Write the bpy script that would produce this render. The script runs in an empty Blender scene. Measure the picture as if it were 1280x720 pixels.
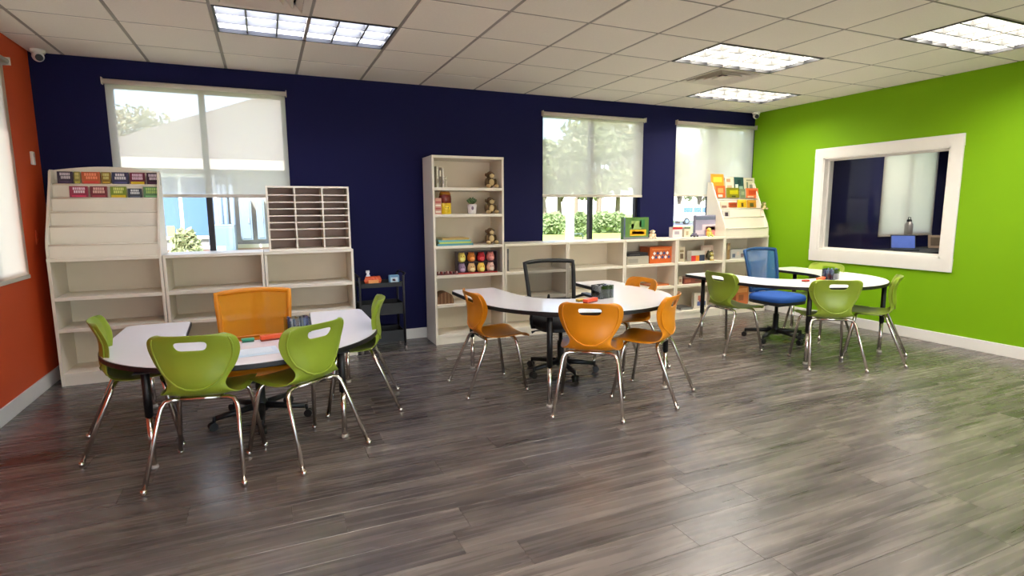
import bpy, bmesh, math, random
from mathutils import Vector, Matrix, noise
S = bpy.context.scene
C = S.collection
rnd = random.Random(7)
PI = math.pi

# ------------------------------------------------------------------ camera
F_PX, YAW, PITCH, ROLL, HC = 695.86, 0.4145, 0.1406, -0.0062, 1.4192
cy, sy, cp, sp = math.cos(YAW), math.sin(YAW), math.cos(PITCH), math.sin(PITCH)
fwd = Vector((sy*cp, cy*cp, -sp)); rgt0 = Vector((cy, -sy, 0)); up0 = rgt0.cross(fwd)
rgt = math.cos(ROLL)*rgt0 + math.sin(ROLL)*up0
upv = -math.sin(ROLL)*rgt0 + math.cos(ROLL)*up0
cam_d = bpy.data.cameras.new('camera'); cam = bpy.data.objects.new('camera', cam_d); C.objects.link(cam)
cam_d.sensor_width = 36; cam_d.lens = F_PX*36/1280; cam_d.clip_start = .05; cam_d.clip_end = 400
cam.matrix_world = Matrix(((rgt.x, upv.x, -fwd.x, 0), (rgt.y, upv.y, -fwd.y, 0), (rgt.z, upv.z, -fwd.z, HC), (0, 0, 0, 1)))
S.camera = cam
def at(u, v, x=None, y=None, z=None):
    """point of the place seen at photo pixel (u, v) on the plane x=, y= or z="""
    d = rgt*((u-640)/F_PX) + upv*((360-v)/F_PX) + fwd
    t = (z-HC)/d.z if z is not None else (y/d.y if y is not None else x/d.x)
    return Vector((0, 0, HC)) + d*t

# ------------------------------------------------------------------ sky, sun, exposure
S.view_settings.view_transform = 'Standard'; S.view_settings.look = 'None'
S.view_settings.gamma = 1; S.view_settings.use_curve_mapping = False
S.view_settings.exposure = 2.35
W = bpy.data.worlds.new('sky'); S.world = W; W.use_nodes = True
nt = W.node_tree; nt.nodes.clear()
def N(t, kind, **kw):
    n = t.nodes.new(kind)
    for k, v in kw.items(): setattr(n, k, v)
    return n
o_ = N(nt, 'ShaderNodeOutputWorld'); bg = N(nt, 'ShaderNodeBackground')
skyt = N(nt, 'ShaderNodeTexSky', sky_type='NISHITA', sun_disc=False, sun_elevation=math.radians(48), sun_rotation=math.radians(200))
mul = N(nt, 'ShaderNodeMix', data_type='RGBA', blend_type='MULTIPLY'); mul.inputs[0].default_value = 1
nt.links.new(skyt.outputs[0], mul.inputs[6]); mul.inputs[7].default_value = (.20, .20, .20, 1)
tc = N(nt, 'ShaderNodeTexCoord'); mp = N(nt, 'ShaderNodeMapping'); mp.inputs[3].default_value = (3, 3, 7)
nz = N(nt, 'ShaderNodeTexNoise'); nz.inputs['Scale'].default_value = 1.6; nz.inputs['Detail'].default_value = 7
rp = N(nt, 'ShaderNodeValToRGB'); rp.color_ramp.elements[0].position = .46; rp.color_ramp.elements[1].position = .64
cl = N(nt, 'ShaderNodeMix', data_type='RGBA'); cl.inputs[7].default_value = (.62, .64, .68, 1)
nt.links.new(tc.outputs['Generated'], mp.inputs[0]); nt.links.new(mp.outputs[0], nz.inputs['Vector'])
nt.links.new(nz.outputs[0], rp.inputs[0]); nt.links.new(rp.outputs[0], cl.inputs[0])
nt.links.new(mul.outputs[2], cl.inputs[6]); nt.links.new(cl.outputs[2], bg.inputs[0])
bg.inputs[1].default_value = 1.0; nt.links.new(bg.outputs[0], o_.inputs[0])
sun_d = bpy.data.lights.new('sun', 'SUN'); sun_d.energy = 3.9; sun_d.angle = .01; sun_d.color = (1, .95, .86)
sun = bpy.data.objects.new('sun', sun_d); C.objects.link(sun)
sun.rotation_euler = Vector((.28, .62, -.73)).to_track_quat('-Z', 'Y').to_euler()

# ------------------------------------------------------------------ materials
def lin(c): return tuple((x/255/12.92 if x/255 <= .04045 else ((x/255+.055)/1.055)**2.4) for x in c) + (1,)
MATS = {}
def mat(name, rgb, rough=.5, metal=0, var=.06, scale=18, bump=0, bscale=200, emit=0, alpha=0, transl=0, coat=0, spec=.5, objvar=0):
    if name in MATS: return MATS[name]
    m = bpy.data.materials.new(name); m.use_nodes = True; t = m.node_tree; b = t.nodes['Principled BSDF']
    c = lin(rgb)
    geo = N(t, 'ShaderNodeTexCoord'); no = N(t, 'ShaderNodeTexNoise'); no.inputs['Scale'].default_value = scale; no.inputs['Detail'].default_value = 4
    t.links.new(geo.outputs['Object'], no.inputs['Vector'])
    mx = N(t, 'ShaderNodeMix', data_type='RGBA')
    mx.inputs[6].default_value = tuple(x*(1-var) for x in c[:3])+(1,); mx.inputs[7].default_value = tuple(min(1, x*(1+var)) for x in c[:3])+(1,)
    t.links.new(no.outputs[0], mx.inputs[0]); col = mx.outputs[2]
    if objvar:
        oi = N(t, 'ShaderNodeObjectInfo'); hs = N(t, 'ShaderNodeHueSaturation'); mr = N(t, 'ShaderNodeMapRange')
        mr.inputs[3].default_value = 1-objvar; mr.inputs[4].default_value = 1+objvar
        t.links.new(oi.outputs['Random'], mr.inputs[0]); t.links.new(mr.outputs[0], hs.inputs['Value']); t.links.new(col, hs.inputs['Color']); col = hs.outputs[0]
    t.links.new(col, b.inputs['Base Color'])
    b.inputs['Roughness'].default_value = rough; b.inputs['Metallic'].default_value = metal
    b.inputs['Specular IOR Level'].default_value = spec
    if coat: b.inputs['Coat Weight'].default_value = coat; b.inputs['Coat Roughness'].default_value = .12
    if emit:
        b.inputs['Emission Color'].default_value = c; b.inputs['Emission Strength'].default_value = emit
    if bump:
        n2 = N(t, 'ShaderNodeTexNoise'); n2.inputs['Scale'].default_value = bscale; n2.inputs['Detail'].default_value = 3
        bm_ = N(t, 'ShaderNodeBump'); bm_.inputs['Strength'].default_value = bump; bm_.inputs['Distance'].default_value = .002
        t.links.new(geo.outputs['Object'], n2.inputs['Vector']); t.links.new(n2.outputs[0], bm_.inputs['Height']); t.links.new(bm_.outputs[0], b.inputs['Normal'])
    out = t.nodes['Material Output']; sh = b.outputs[0]
    if transl:
        tr = N(t, 'ShaderNodeBsdfTranslucent'); ms = N(t, 'ShaderNodeMixShader'); ms.inputs[0].default_value = transl
        t.links.new(col, tr.inputs[0]); t.links.new(sh, ms.inputs[1]); t.links.new(tr.outputs[0], ms.inputs[2]); sh = ms.outputs[0]
    if alpha:
        tp = N(t, 'ShaderNodeBsdfTransparent'); ms = N(t, 'ShaderNodeMixShader'); ms.inputs[0].default_value = alpha
        t.links.new(sh, ms.inputs[1]); t.links.new(tp.outputs[0], ms.inputs[2]); sh = ms.outputs[0]
    t.links.new(sh, out.inputs[0])
    MATS[name] = m; return m
def glass_mat(name, tint=(1, 1, 1, 1), refl=.5):
    m = bpy.data.materials.new(name); m.use_nodes = True; t = m.node_tree; t.nodes.remove(t.nodes['Principled BSDF'])
    tp = N(t, 'ShaderNodeBsdfTransparent'); tp.inputs[0].default_value = tint
    gl = N(t, 'ShaderNodeBsdfGlossy'); gl.inputs['Roughness'].default_value = .02
    fr = N(t, 'ShaderNodeFresnel'); fr.inputs[0].default_value = 1.45
    mm = N(t, 'ShaderNodeMath', operation='MULTIPLY'); mm.inputs[1].default_value = refl
    ms = N(t, 'ShaderNodeMixShader')
    t.links.new(fr.outputs[0], mm.inputs[0]); t.links.new(mm.outputs[0], ms.inputs[0]); t.links.new(tp.outputs[0], ms.inputs[1]); t.links.new(gl.outputs[0], ms.inputs[2])
    t.links.new(ms.outputs[0], t.nodes['Material Output'].inputs[0]); return m
def floor_mat():
    m = bpy.data.materials.new('vinyl plank'); m.use_nodes = True; t = m.node_tree; b = t.nodes['Principled BSDF']
    g = N(t, 'ShaderNodeNewGeometry'); oi = N(t, 'ShaderNodeObjectInfo')
    off = N(t, 'ShaderNodeVectorMath', operation='SCALE'); off.inputs[0].default_value = (37, 11, 53)
    t.links.new(oi.outputs['Random'], off.inputs['Scale'])
    ad = N(t, 'ShaderNodeVectorMath', operation='ADD'); t.links.new(g.outputs['Position'], ad.inputs[0]); t.links.new(off.outputs[0], ad.inputs[1])
    def streak(sx, sy_, det, dist):
        mp = N(t, 'ShaderNodeMapping'); mp.inputs[3].default_value = (sx, sy_, 1); t.links.new(ad.outputs[0], mp.inputs[0])
        n = N(t, 'ShaderNodeTexNoise'); n.inputs['Scale'].default_value = 1; n.inputs['Detail'].default_value = det; n.inputs['Distortion'].default_value = dist
        t.links.new(mp.outputs[0], n.inputs['Vector']); return n.outputs[0]
    a = streak(1.1, 11, 5, .6); c = streak(1.6, 38, 4, .3); d = streak(.9, 4.0, 3, .8)
    m1 = N(t, 'ShaderNodeMix'); m1.inputs[0].default_value = .34; t.links.new(a, m1.inputs[2]); t.links.new(c, m1.inputs[3])
    m2 = N(t, 'ShaderNodeMix'); m2.inputs[0].default_value = .30; t.links.new(m1.outputs[0], m2.inputs[2]); t.links.new(d, m2.inputs[3])
    r = N(t, 'ShaderNodeValToRGB'); e = r.color_ramp.elements
    e[0].position = .36; e[0].color = lin((60, 53, 52)); e[1].position = .66; e[1].color = lin((130, 121, 113))
    k = e.new(.48); k.color = lin((90, 82, 79)); k = e.new(.56); k.color = lin((109, 100, 94))
    t.links.new(m2.outputs[0], r.inputs[0])
    hs = N(t, 'ShaderNodeHueSaturation'); mr = N(t, 'ShaderNodeMapRange'); mr.inputs[3].default_value = .86; mr.inputs[4].default_value = 1.12
    t.links.new(oi.outputs['Random'], mr.inputs[0]); t.links.new(mr.outputs[0], hs.inputs['Value']); t.links.new(r.outputs[0], hs.inputs['Color'])
    t.links.new(hs.outputs[0], b.inputs['Base Color'])
    b.inputs['Roughness'].default_value = .34
    rr = N(t, 'ShaderNodeMapRange'); rr.inputs[3].default_value = .20; rr.inputs[4].default_value = .34; t.links.new(c, rr.inputs[0]); t.links.new(rr.outputs[0], b.inputs['Roughness'])
    bp = N(t, 'ShaderNodeBump'); bp.inputs['Strength'].default_value = .12; bp.inputs['Distance'].default_value = .002
    t.links.new(c, bp.inputs['Height']); t.links.new(bp.outputs[0], b.inputs['Normal'])
    return m
def pane_emit(name, rgb, strength):
    m = bpy.data.materials.new(name); m.use_nodes = True; t = m.node_tree; t.nodes.remove(t.nodes['Principled BSDF'])
    e = N(t, 'ShaderNodeEmission'); e.inputs[0].default_value = lin(rgb); e.inputs[1].default_value = strength
    t.links.new(e.outputs[0], t.nodes['Material Output'].inputs[0]); return m

M_navy = mat('navy paint', (10, 12, 62), .75, spec=.25, bump=.12, var=.04, scale=3)
M_orange = mat('orange wall paint', (208, 78, 30), .6, bump=.12, var=.04, scale=3)
M_green = mat('lime wall paint', (118, 166, 0), .7, spec=.25, bump=.12, var=.03, scale=3)
M_white = mat('white trim paint', (226, 222, 214), .45, var=.02)
M_tile = mat('mineral ceiling tile', (236, 226, 212), .9, bump=.5, bscale=160, var=.05, scale=60, objvar=.025)
M_tbar = mat('ceiling grid steel', (150, 140, 128), .6, var=.03)
M_dark = mat('dark void', (26, 25, 26), .8)
M_floor = floor_mat()
M_lam = mat('cream white laminate', (232, 222, 204), .42, var=.03, scale=6)
M_lamb = mat('cream hardboard back', (222, 209, 188), .6, var=.04, scale=6)
M_sortback = mat('sorter back', (176, 152, 144), .7, var=.08)
M_shade = mat('solar shade mesh', (232, 226, 215), .8, var=.04, scale=260, transl=.6, alpha=.48)
M_shade2 = mat('solar shade closed weave', (236, 230, 220), .8, var=.03, scale=260, transl=.72)
M_bar = mat('shade bar', (206, 196, 182), .5)
M_bronze = mat('dark bronze window frame', (38, 38, 46), .4, metal=.3)
M_glass = glass_mat('window glass', (.96, .98, 1, 1), .6)
M_glass_in = glass_mat('interior glass', (.97, .98, .98, 1), .22)
M_acryl = glass_mat('clear acrylic', (.9, .93, .97, 1), .9)
M_chrome = mat('chrome tube', (214, 206, 198), .16, metal=1, var=.02)
M_black = mat('black plastic', (19, 18, 20), .45, var=.1)
M_blackm = mat('black powder coat', (11, 10, 13), .5, var=.08)
M_top = mat('white table laminate', (241, 238, 240), .14, var=.01, spec=.6)
M_lamp = pane_emit('lit troffer lens', (255, 249, 238), 7.2)
M_lampd = pane_emit('cool troffer lens', (226, 232, 255), 4.2)
M_blade = mat('anodised louver', (84, 83, 80), .4, var=.02)
M_vent = mat('vent enamel', (214, 203, 188), .5)
M_glide = mat('grey nylon glide', (170, 160, 150), .4)

# ------------------------------------------------------------------ mesh builder
class MB:
    def __init__(s): s.v = []; s.f = []; s.sm = []
    def add(s, vs, fs, smooth=False):
        n = len(s.v); s.v += [tuple(p) for p in vs]
        for f in fs: s.f.append(tuple(i+n for i in f)); s.sm.append(smooth)
        return s
    def box(s, x0, x1, y0, y1, z0, z1):
        return s.add([(x0,y0,z0),(x1,y0,z0),(x1,y1,z0),(x0,y1,z0),(x0,y0,z1),(x1,y0,z1),(x1,y1,z1),(x0,y1,z1)],
                     [(0,3,2,1),(4,5,6,7),(0,1,5,4),(1,2,6,5),(2,3,7,6),(3,0,4,7)])
    def obox(s, c, size, rot=None, loc=None):
        h = [x/2 for x in size]; M = rot if rot is not None else Matrix.Identity(3)
        vs = [Vector(c)+M@Vector((a*h[0], b*h[1], d*h[2])) for a,b,d in ((-1,-1,-1),(1,-1,-1),(1,1,-1),(-1,1,-1),(-1,-1,1),(1,-1,1),(1,1,1),(-1,1,1))]
        return s.add(vs, [(0,3,2,1),(4,5,6,7),(0,1,5,4),(1,2,6,5),(2,3,7,6),(3,0,4,7)])
    def tube(s, pts, r, n=10, caps=True):
        P = [Vector(p) for p in pts]; R = r if isinstance(r, (list, tuple)) else [r]*len(P)
        vs = []; pn = None
        for i, p in enumerate(P):
            d = (P[min(i+1, len(P)-1)]-P[max(i-1, 0)]).normalized()
            if pn is None:
                a = Vector((0,0,1)) if abs(d.z) < .9 else Vector((1,0,0)); pn = d.cross(a).normalized()
            else: pn = (pn - d*pn.dot(d)).normalized()
            q = d.cross(pn)
            for k in range(n):
                t = 2*PI*k/n; vs.append(p+(pn*math.cos(t)+q*math.sin(t))*R[i])
        fs = [(i*n+k, i*n+(k+1)%n, (i+1)*n+(k+1)%n, (i+1)*n+k) for i in range(len(P)-1) for k in range(n)]
        s.add(vs, fs, True)
        if caps:
            m = len(s.v)-len(vs)
            s.f.append(tuple(m+k for k in reversed(range(n)))); s.sm.append(False)
            s.f.append(tuple(m+(len(P)-1)*n+k for k in range(n))); s.sm.append(False)
        return s
    def lathe(s, prof, n=16, c=(0,0,0), smooth=True):
        vs = [(c[0]+r*math.cos(2*PI*k/n), c[1]+r*math.sin(2*PI*k/n), c[2]+z) for r, z in prof for k in range(n)]
        m = len(prof)
        fs = [(i*n+k, i*n+(k+1)%n, (i+1)*n+(k+1)%n, (i+1)*n+k) for i in range(m-1) for k in range(n)]
        s.add(vs, fs, smooth); b = len(s.v)-len(vs)
        if prof[0][0] > 1e-5: s.f.append(tuple(b+k for k in reversed(range(n)))); s.sm.append(False)
        if prof[-1][0] > 1e-5: s.f.append(tuple(b+(m-1)*n+k for k in range(n))); s.sm.append(False)
        return s
    def ell(s, c, r, n=14, m=9, rot=None):
        r = r if isinstance(r, (list, tuple)) else (r, r, r); vs = []
        for i in range(m+1):
            a = -PI/2+PI*i/m
            for k in range(n):
                t = 2*PI*k/n; p = Vector((r[0]*math.cos(a)*math.cos(t), r[1]*math.cos(a)*math.sin(t), r[2]*math.sin(a)))
                if rot is not None: p = rot@p
                vs.append(Vector(c)+p)
        return s.add(vs, [(i*n+k, i*n+(k+1)%n, (i+1)*n+(k+1)%n, (i+1)*n+k) for i in range(m) for k in range(n)], True)
    def prism(s, poly, z0, z1, axis='z'):
        n = len(poly)
        def P(a, b, c): return (a, b, c) if axis == 'z' else ((c, a, b) if axis == 'x' else (a, c, b))
        vs = [P(a, b, z0) for a, b in poly]+[P(a, b, z1) for a, b in poly]
        fs = [tuple(reversed(range(n))), tuple(range(n, 2*n))]+[(i, (i+1)%n, n+(i+1)%n, n+i) for i in range(n)]
        return s.add(vs, fs)
    def build(s, name, m, parent=None, bevel=0, seg=2, loc=None, fix=True):
        me = bpy.data.meshes.new(name); me.from_pydata(s.v, [], s.f); me.update()
        me.polygons.foreach_set('use_smooth', s.sm); me.materials.append(m)
        if fix:
            b = bmesh.new(); b.from_mesh(me); bmesh.ops.remove_doubles(b, verts=b.verts, dist=1e-6) if len(s.v) < 60000 else None
            bmesh.ops.recalc_face_normals(b, faces=b.faces); b.to_mesh(me); b.free()
        o = bpy.data.objects.new(name, me); C.objects.link(o)
        if parent is not None: o.parent = parent
        if loc is not None: o.location = loc
        if bevel:
            md = o.modifiers.new('bevel', 'BEVEL'); md.width = bevel; md.segments = seg; md.limit_method = 'ANGLE'; md.harden_normals = False
        return o
def bx(*a): return MB().box(*a)
def tag(o, label, cat, group=None):
    o['label'] = label; o['category'] = cat
    if group: o['group'] = group
    return o
def thing(name, label, cat, loc=(0,0,0), rz=0, group=None):
    o = bpy.data.objects.new(name, None); C.objects.link(o); o.empty_display_size = .1
    o.location = loc; o.rotation_euler = (0, 0, rz); return tag(o, label, cat, group)
def struct(o): o['kind'] = 'structure'; return o
def dup(root, loc, rz, label=None, group=None):
    r = root.copy(); C.objects.link(r); r.location = loc; r.rotation_euler = (0, 0, rz)
    if label: r['label'] = label
    if group: r['group'] = group
    for ch in list(root.children):
        c = ch.copy(); C.objects.link(c); c.parent = r
        for g in list(ch.children):
            d = g.copy(); C.objects.link(d); d.parent = c
    return r
def arc(c, r, a0, a1, n): return [(c[0]+r*math.cos(a0+(a1-a0)*k/n), c[1]+r*math.sin(a0+(a1-a0)*k/n)) for k in range(n+1)]

# ------------------------------------------------------------------ room shell
XL, XR, D, H, YB = -1.7015, 6.3865, 6.0008, 2.7227, -3.4
def wall_panel(name, m, axis, p0, p1, a0, a1, z0, z1, holes):
    us = sorted({a0, a1, *[h[0] for h in holes], *[h[1] for h in holes]}); zs = sorted({z0, z1, *[h[2] for h in holes], *[h[3] for h in holes]})
    b = MB()
    for i in range(len(us)-1):
        for j in range(len(zs)-1):
            cu, cz = (us[i]+us[i+1])/2, (zs[j]+zs[j+1])/2
            if any(h[0] < cu < h[1] and h[2] < cz < h[3] for h in holes): continue
            if axis == 'x': b.box(us[i], us[i+1], p0, p1, zs[j], zs[j+1])
            else: b.box(p0, p1, us[i], us[i+1], zs[j], zs[j+1])
    return struct(b.build(name, m))
WT = .17
Z0W, Z1W = 1.0, 2.525
WIN = [(-1.185, .242), (3.05, 4.465), (5.01, 6.362)]
wall_panel('wall_back', M_navy, 'x', D, D+WT, XL-.2, XR+.06, -.2, 3.0, [(a, b, Z0W, Z1W) for a, b in WIN])
LW = (3.90, 5.40)
wall_panel('wall_left', M_orange, 'y', XL-WT, XL, YB-.2, D, -.2, 3.0, [(LW[0]+.05, LW[1]-.05, .96, 2.48)])
GO = (3.475, 4.885, .885, 2.022)       # opening in the lime wall
wall_panel('wall_right', M_green, 'y', XR, XR+.14, YB-.2, D, -.2, 3.0, [GO])
SF = (-.9, 5.6, .12, 2.4)                # unseen glazed shop front behind the viewer, added to let daylight in
wall_panel('wall_front', M_white, 'x', YB-.15, YB, XL-.2, XR+.2, -.2, 3.0, [SF])

# floor: slab with single planks
fl = struct(bx(XL-.1, XR+.1, YB-.1, D+.05, -.2, -.006).build('floor', M_dark))
PW, PL = .18, 1.22
cache = {}
stuff = MB()
row = 0; y = D
def plank_mb(L, w):
    b = MB(); e = .0011; z0, z1 = -.006, 0.0
    b.add([(0,0,z0),(L,0,z0),(L,w,z0),(0,w,z0),(0,0,z1-e),(L,0,z1-e),(L,w,z1-e),(0,w,z1-e),(e,e,z1),(L-e,e,z1),(L-e,w-e,z1),(e,w-e,z1)],
          [(0,1,5,4),(1,2,6,5),(2,3,7,6),(3,0,4,7),(4,5,9,8),(5,6,10,9),(6,7,11,10),(7,4,8,11),(8,9,10,11)])
    return b
while y > YB:
    w = min(PW, y-YB); x = XL-rnd.uniform(0, PL)
    while x < XR:
        a, b_ = max(x, XL), min(x+PL, XR); x += PL
        if b_-a < .03: continue
        L = round(b_-a-.0009, 3); ww = round(w-.0009, 4)
        # planks in the photograph's view are objects of their own, the rest of the floor is one piece
        vx = (a+b_)/2; fwd_d = vx*sy+(y-w/2)*cy; side = vx*cy-(y-w/2)*sy
        if fwd_d > 1.2 and abs(side) < fwd_d*.95+.9 and y > .9:
            key = (L, ww)
            if key not in cache:
                o = plank_mb(L, ww).build('plank', M_floor, fl, fix=False); cache[key] = o.data
            else:
                o = bpy.data.objects.new('plank', cache[key]); C.objects.link(o); o.parent = fl
            o.location = (a, y-w, 0)
        else:
            pb = plank_mb(L, ww); stuff.add([(p[0]+a, p[1]+y-w, p[2]) for p in pb.v], pb.f)
    y -= w; row += 1
so = stuff.build('plank_field', M_floor, fl, fix=False); so['kind'] = 'stuff'

# ceiling: slab, tiles, grid bars
T = .6096; GX, GY = -1.46125, 5.42998
ce = struct(bx(XL-.2, XR+.2, YB-.2, D+.2, H+.16, H+.3).build('ceiling', M_dark))
FIX = [(2, 1, 'd'), (8, 2, 'l'), (10, 4, 'l'), (10, 0, 'l'), (2, 7, 'l'), (6, 6, 'l'), (10, 9, 'l'), (2, 11, 'l'), (6, 11, 'l')]  # entries behind the viewer are unseen lamps added for fill
VENTS = [(2, 2), (9, 1)]
busy = {(i+k, j) for i, j, _ in FIX for k in (0, 1)} | set(VENTS)
tcache = {}
for i in range(-1, 14):
    for j in range(-1, 16):
        if (i, j) in busy: continue
        x0, x1 = max(GX+i*T, XL), min(GX+(i+1)*T, XR); y1, y0 = min(GY-j*T, D), max(GY-(j+1)*T, YB)
        if x1-x0 < .02 or y1-y0 < .02: continue
        g = .009; w, d = round(x1-x0-2*g, 4), round(y1-y0-2*g, 4)
        if (w, d) not in tcache:
            e = .007
            b = MB().add([(0,0,.018),(w,0,.018),(w,d,.018),(0,d,.018),(0,0,e),(w,0,e),(w,d,e),(0,d,e),(e,e,0),(w-e,e,0),(w-e,d-e,0),(e,d-e,0)],
                [(0,1,2,3),(0,1,5,4),(1,2,6,5),(2,3,7,6),(3,0,4,7),(4,5,9,8),(5,6,10,9),(6,7,11,10),(7,4,8,11),(8,9,10,11)])
            o = b.build('ceiling_tile', M_tile, ce); tcache[(w, d)] = o.data
        else:
            o = bpy.data.objects.new('ceiling_tile', tcache[(w, d)]); C.objects.link(o); o.parent = ce
        o.location = (x0+g, y0+g, H)
for i in range(0, 14):
    x = GX+i*T
    if XL < x < XR: bx(x-.0115, x+.0115, YB, D, H+.003, H+.03).build('grid_runner', M_tbar, ce)
for j in range(0, 16):
    yy = GY-j*T
    if YB < yy < D: bx(XL, XR, yy-.0115, yy+.0115, H+.004, H+.031).build('grid_runner', M_tbar, ce)

def troffer(i, j, kind, label, dz=0):
    x0, x1, y1, y0 = GX+i*T+.012, GX+(i+2)*T-.012, GY-j*T-.012, GY-(j+1)*T+.012
    cx, cy_ = (x0+x1)/2, (y0+y1)/2; w, d = (x1-x0)/2, (y1-y0)/2
    t = thing('ceiling_light', label, 'ceiling light', (cx, cy_, H-.002+dz), 0, 'recessed ceiling lights')
    f = MB()
    for a in ((-w, w, -d, -d+.014), (-w, w, d-.014, d), (-w, -w+.014, -d, d), (w-.014, w, -d, d)): f.box(*a, 0, .03)
    f.build('frame', M_black, t)
    hs = MB()
    for a in ((-w, w, -d, -d+.004), (-w, w, d-.004, d), (-w, -w+.004, -d, d), (w-.004, w, -d, d)): hs.box(*a, .03, .095)
    hs.box(-w, w, -d, d, .095, .1); hs.build('housing', M_white, t)
    bx(-w+.014, w-.014, -d+.014, d-.014, .07, .074).build('lens', M_lamp if kind == 'l' else M_lampd, t)
    for k in range(1, 6):
        xx = -w+2*w*k/6; bx(xx-.006, xx+.006, -d+.014, d-.014, .010, .060).build('louver_blade', M_blade, t)
    for k in (1, 2):
        yy = -d+2*d*k/3; bx(-w+.014, w-.014, yy-.007, yy+.007, .012, .064).build('louver_blade', M_blade, t)
    return t
FL = ['dim cool white ceiling light beside the left square vent', 'warm white ceiling light right of centre, in front of the square vent',
      'warm white ceiling light nearest the top right corner of the photo', 'warm white ceiling light nearest the navy wall, beyond the square vent']
for n, (i, j, k) in enumerate(FIX):
    troffer(i, j, k, FL[n] if n < 4 else 'added unseen fill light in the ceiling behind the viewer, '+('near the orange wall', 'in the room centre', 'near the lime wall', 'near the added shop front and orange wall', 'near the added shop front centre')[n-4])
def vent(i, j, label):
    cx, cy_ = GX+(i+.5)*T, GY-(j+.5)*T
    t = thing('ceiling_vent', label, 'air vent', (cx, cy_, H-.004), 0, 'square ceiling vents')
    def ring(a, b, z0, z1, name):
        q = MB(); P = [(-1,-1),(1,-1),(1,1),(-1,1)]
        vs = [(p[0]*a, p[1]*a, z0) for p in P]+[(p[0]*b, p[1]*b, z1) for p in P]+[(p[0]*a, p[1]*a, z0+.006) for p in P]+[(p[0]*b, p[1]*b, z1+.006) for p in P]
        fs = []
        for k in range(4):
            l = (k+1) % 4; fs += [(k, l, 4+l, 4+k), (8+k, 12+k, 12+l, 8+l), (k, 8+k, 8+l, l), (4+k, 4+l, 12+l, 12+k)]
        q.add(vs, fs).build(name, M_vent, t)
    ring(.296, .25, 0, .008, 'frame')
    for k, (a, b) in enumerate(((.245, .208), (.188, .150), (.130, .092))): ring(a, b, -.002, .034, 'vane')
    bx(-.072, .072, -.072, .072, -.002, .004).build('centre_plate', M_vent, t)
    bx(-.29, .29, -.29, .29, .075, .08).build('duct_plate', M_dark, t)
vent(2, 2, 'square ceiling vent at the top edge, touching the dim light')
vent(9, 1, 'square ceiling vent between the two warm lights near the navy wall')

# baseboards
struct(bx(XL, XR, D-.014, D, 0, .115).build('baseboard_back', M_white, bevel=.003))
struct(bx(XL, XL+.014, YB, D-.014, 0, .115).build('baseboard_left', M_white, bevel=.003))
struct(bx(XR-.014, XR, YB, D-.014, 0, .115).build('baseboard_right', M_white, bevel=.003))

# windows of the back wall, the left wall and the room beyond
def window(n, x0, x1, z0, z1, yp=D, axis='x', mull=True, frame=M_bronze):
    yf0, yf1 = yp+.07, yp+.12
    def B(b, a0, a1, c0, c1, zz0, zz1):
        if axis == 'x': b.box(a0, a1, c0, c1, zz0, zz1)
        else: b.box(-(c1-yp)+XL, -(c0-yp)+XL, a0, a1, zz0, zz1)
        return b
    fr = MB(); w = .03
    for a in ((x0, x1, z0, z0+w), (x0, x1, z1-w, z1), (x0, x0+w, z0, z1), (x1-w, x1, z0, z1)): B(fr, a[0], a[1], yf0, yf1, a[2], a[3])
    o = struct(fr.build('window_%d' % n, frame)); xm = (x0+x1)/2
    B(MB(), xm-.025, xm+.025, yf0-.01, yf1, z0, z1).build('mullion', frame, o)
    B(MB(), x0+w, xm-.025, yp+.093, yp+.098, z0+w, z1-w).build('pane', M_glass, o)
    B(MB(), xm+.025, x1-w, yp+.093, yp+.098, z0+w, z1-w).build('pane', M_glass, o)
    B(MB(), x0, x1, yp+.002, yf0, z0-.001, z0+.012).build('window_sill', M_white, o)
    return o
for n, (a, b) in enumerate(WIN): window(n+1, a, b, Z0W, Z1W)
window(4, LW[0]+.05, LW[1]-.05, .96, 2.48, 0, 'y')

def shade(label, x0, x1, zt, zb, y, fab=None, bracket='r'):
    t = thing('roller_shade', label, 'window shade', ((x0+x1)/2, y, zb), 0, 'roller shades'); w = (x1-x0)/2; h = zt-zb
    MB().tube([(-w, 0, h-.024), (w, 0, h-.024)], .021, 14).build('roller_tube', M_bar, t)
    bx(-w+.012, w-.012, .0195, .0207, .02, h-.02).build('fabric', fab or M_shade, t)
    bx(-w+.010, w-.010, .012, .026, 0, .03).build('hem_bar', M_bar, t, bevel=.003)
    for s in (-1, 1): bx(s*w-.004, s*w+.004, -.026, .026, h-.052, h+.006).build('bracket', M_bar, t, bevel=.002)
    return t
YS = D-.030
shade('half lowered roller shade on the large left window above the orange chair', -1.205, .262, 2.555, 1.545, YS)
shade('half lowered roller shade on the middle window over the black mesh chair', 3.03, 4.485, 2.545, 1.56, YS)
shade('half lowered roller shade on the right window beside the green wall', 4.985, 6.375, 2.55, 1.575, YS)
t = shade('lowered shade on the orange wall at the left photo edge', -.78, .78, 2.545, .915, 0, M_shade2)
t.location = (XL+.030, (LW[0]+LW[1])/2, .915); t.rotation_euler = (0, 0, PI/2)

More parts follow.
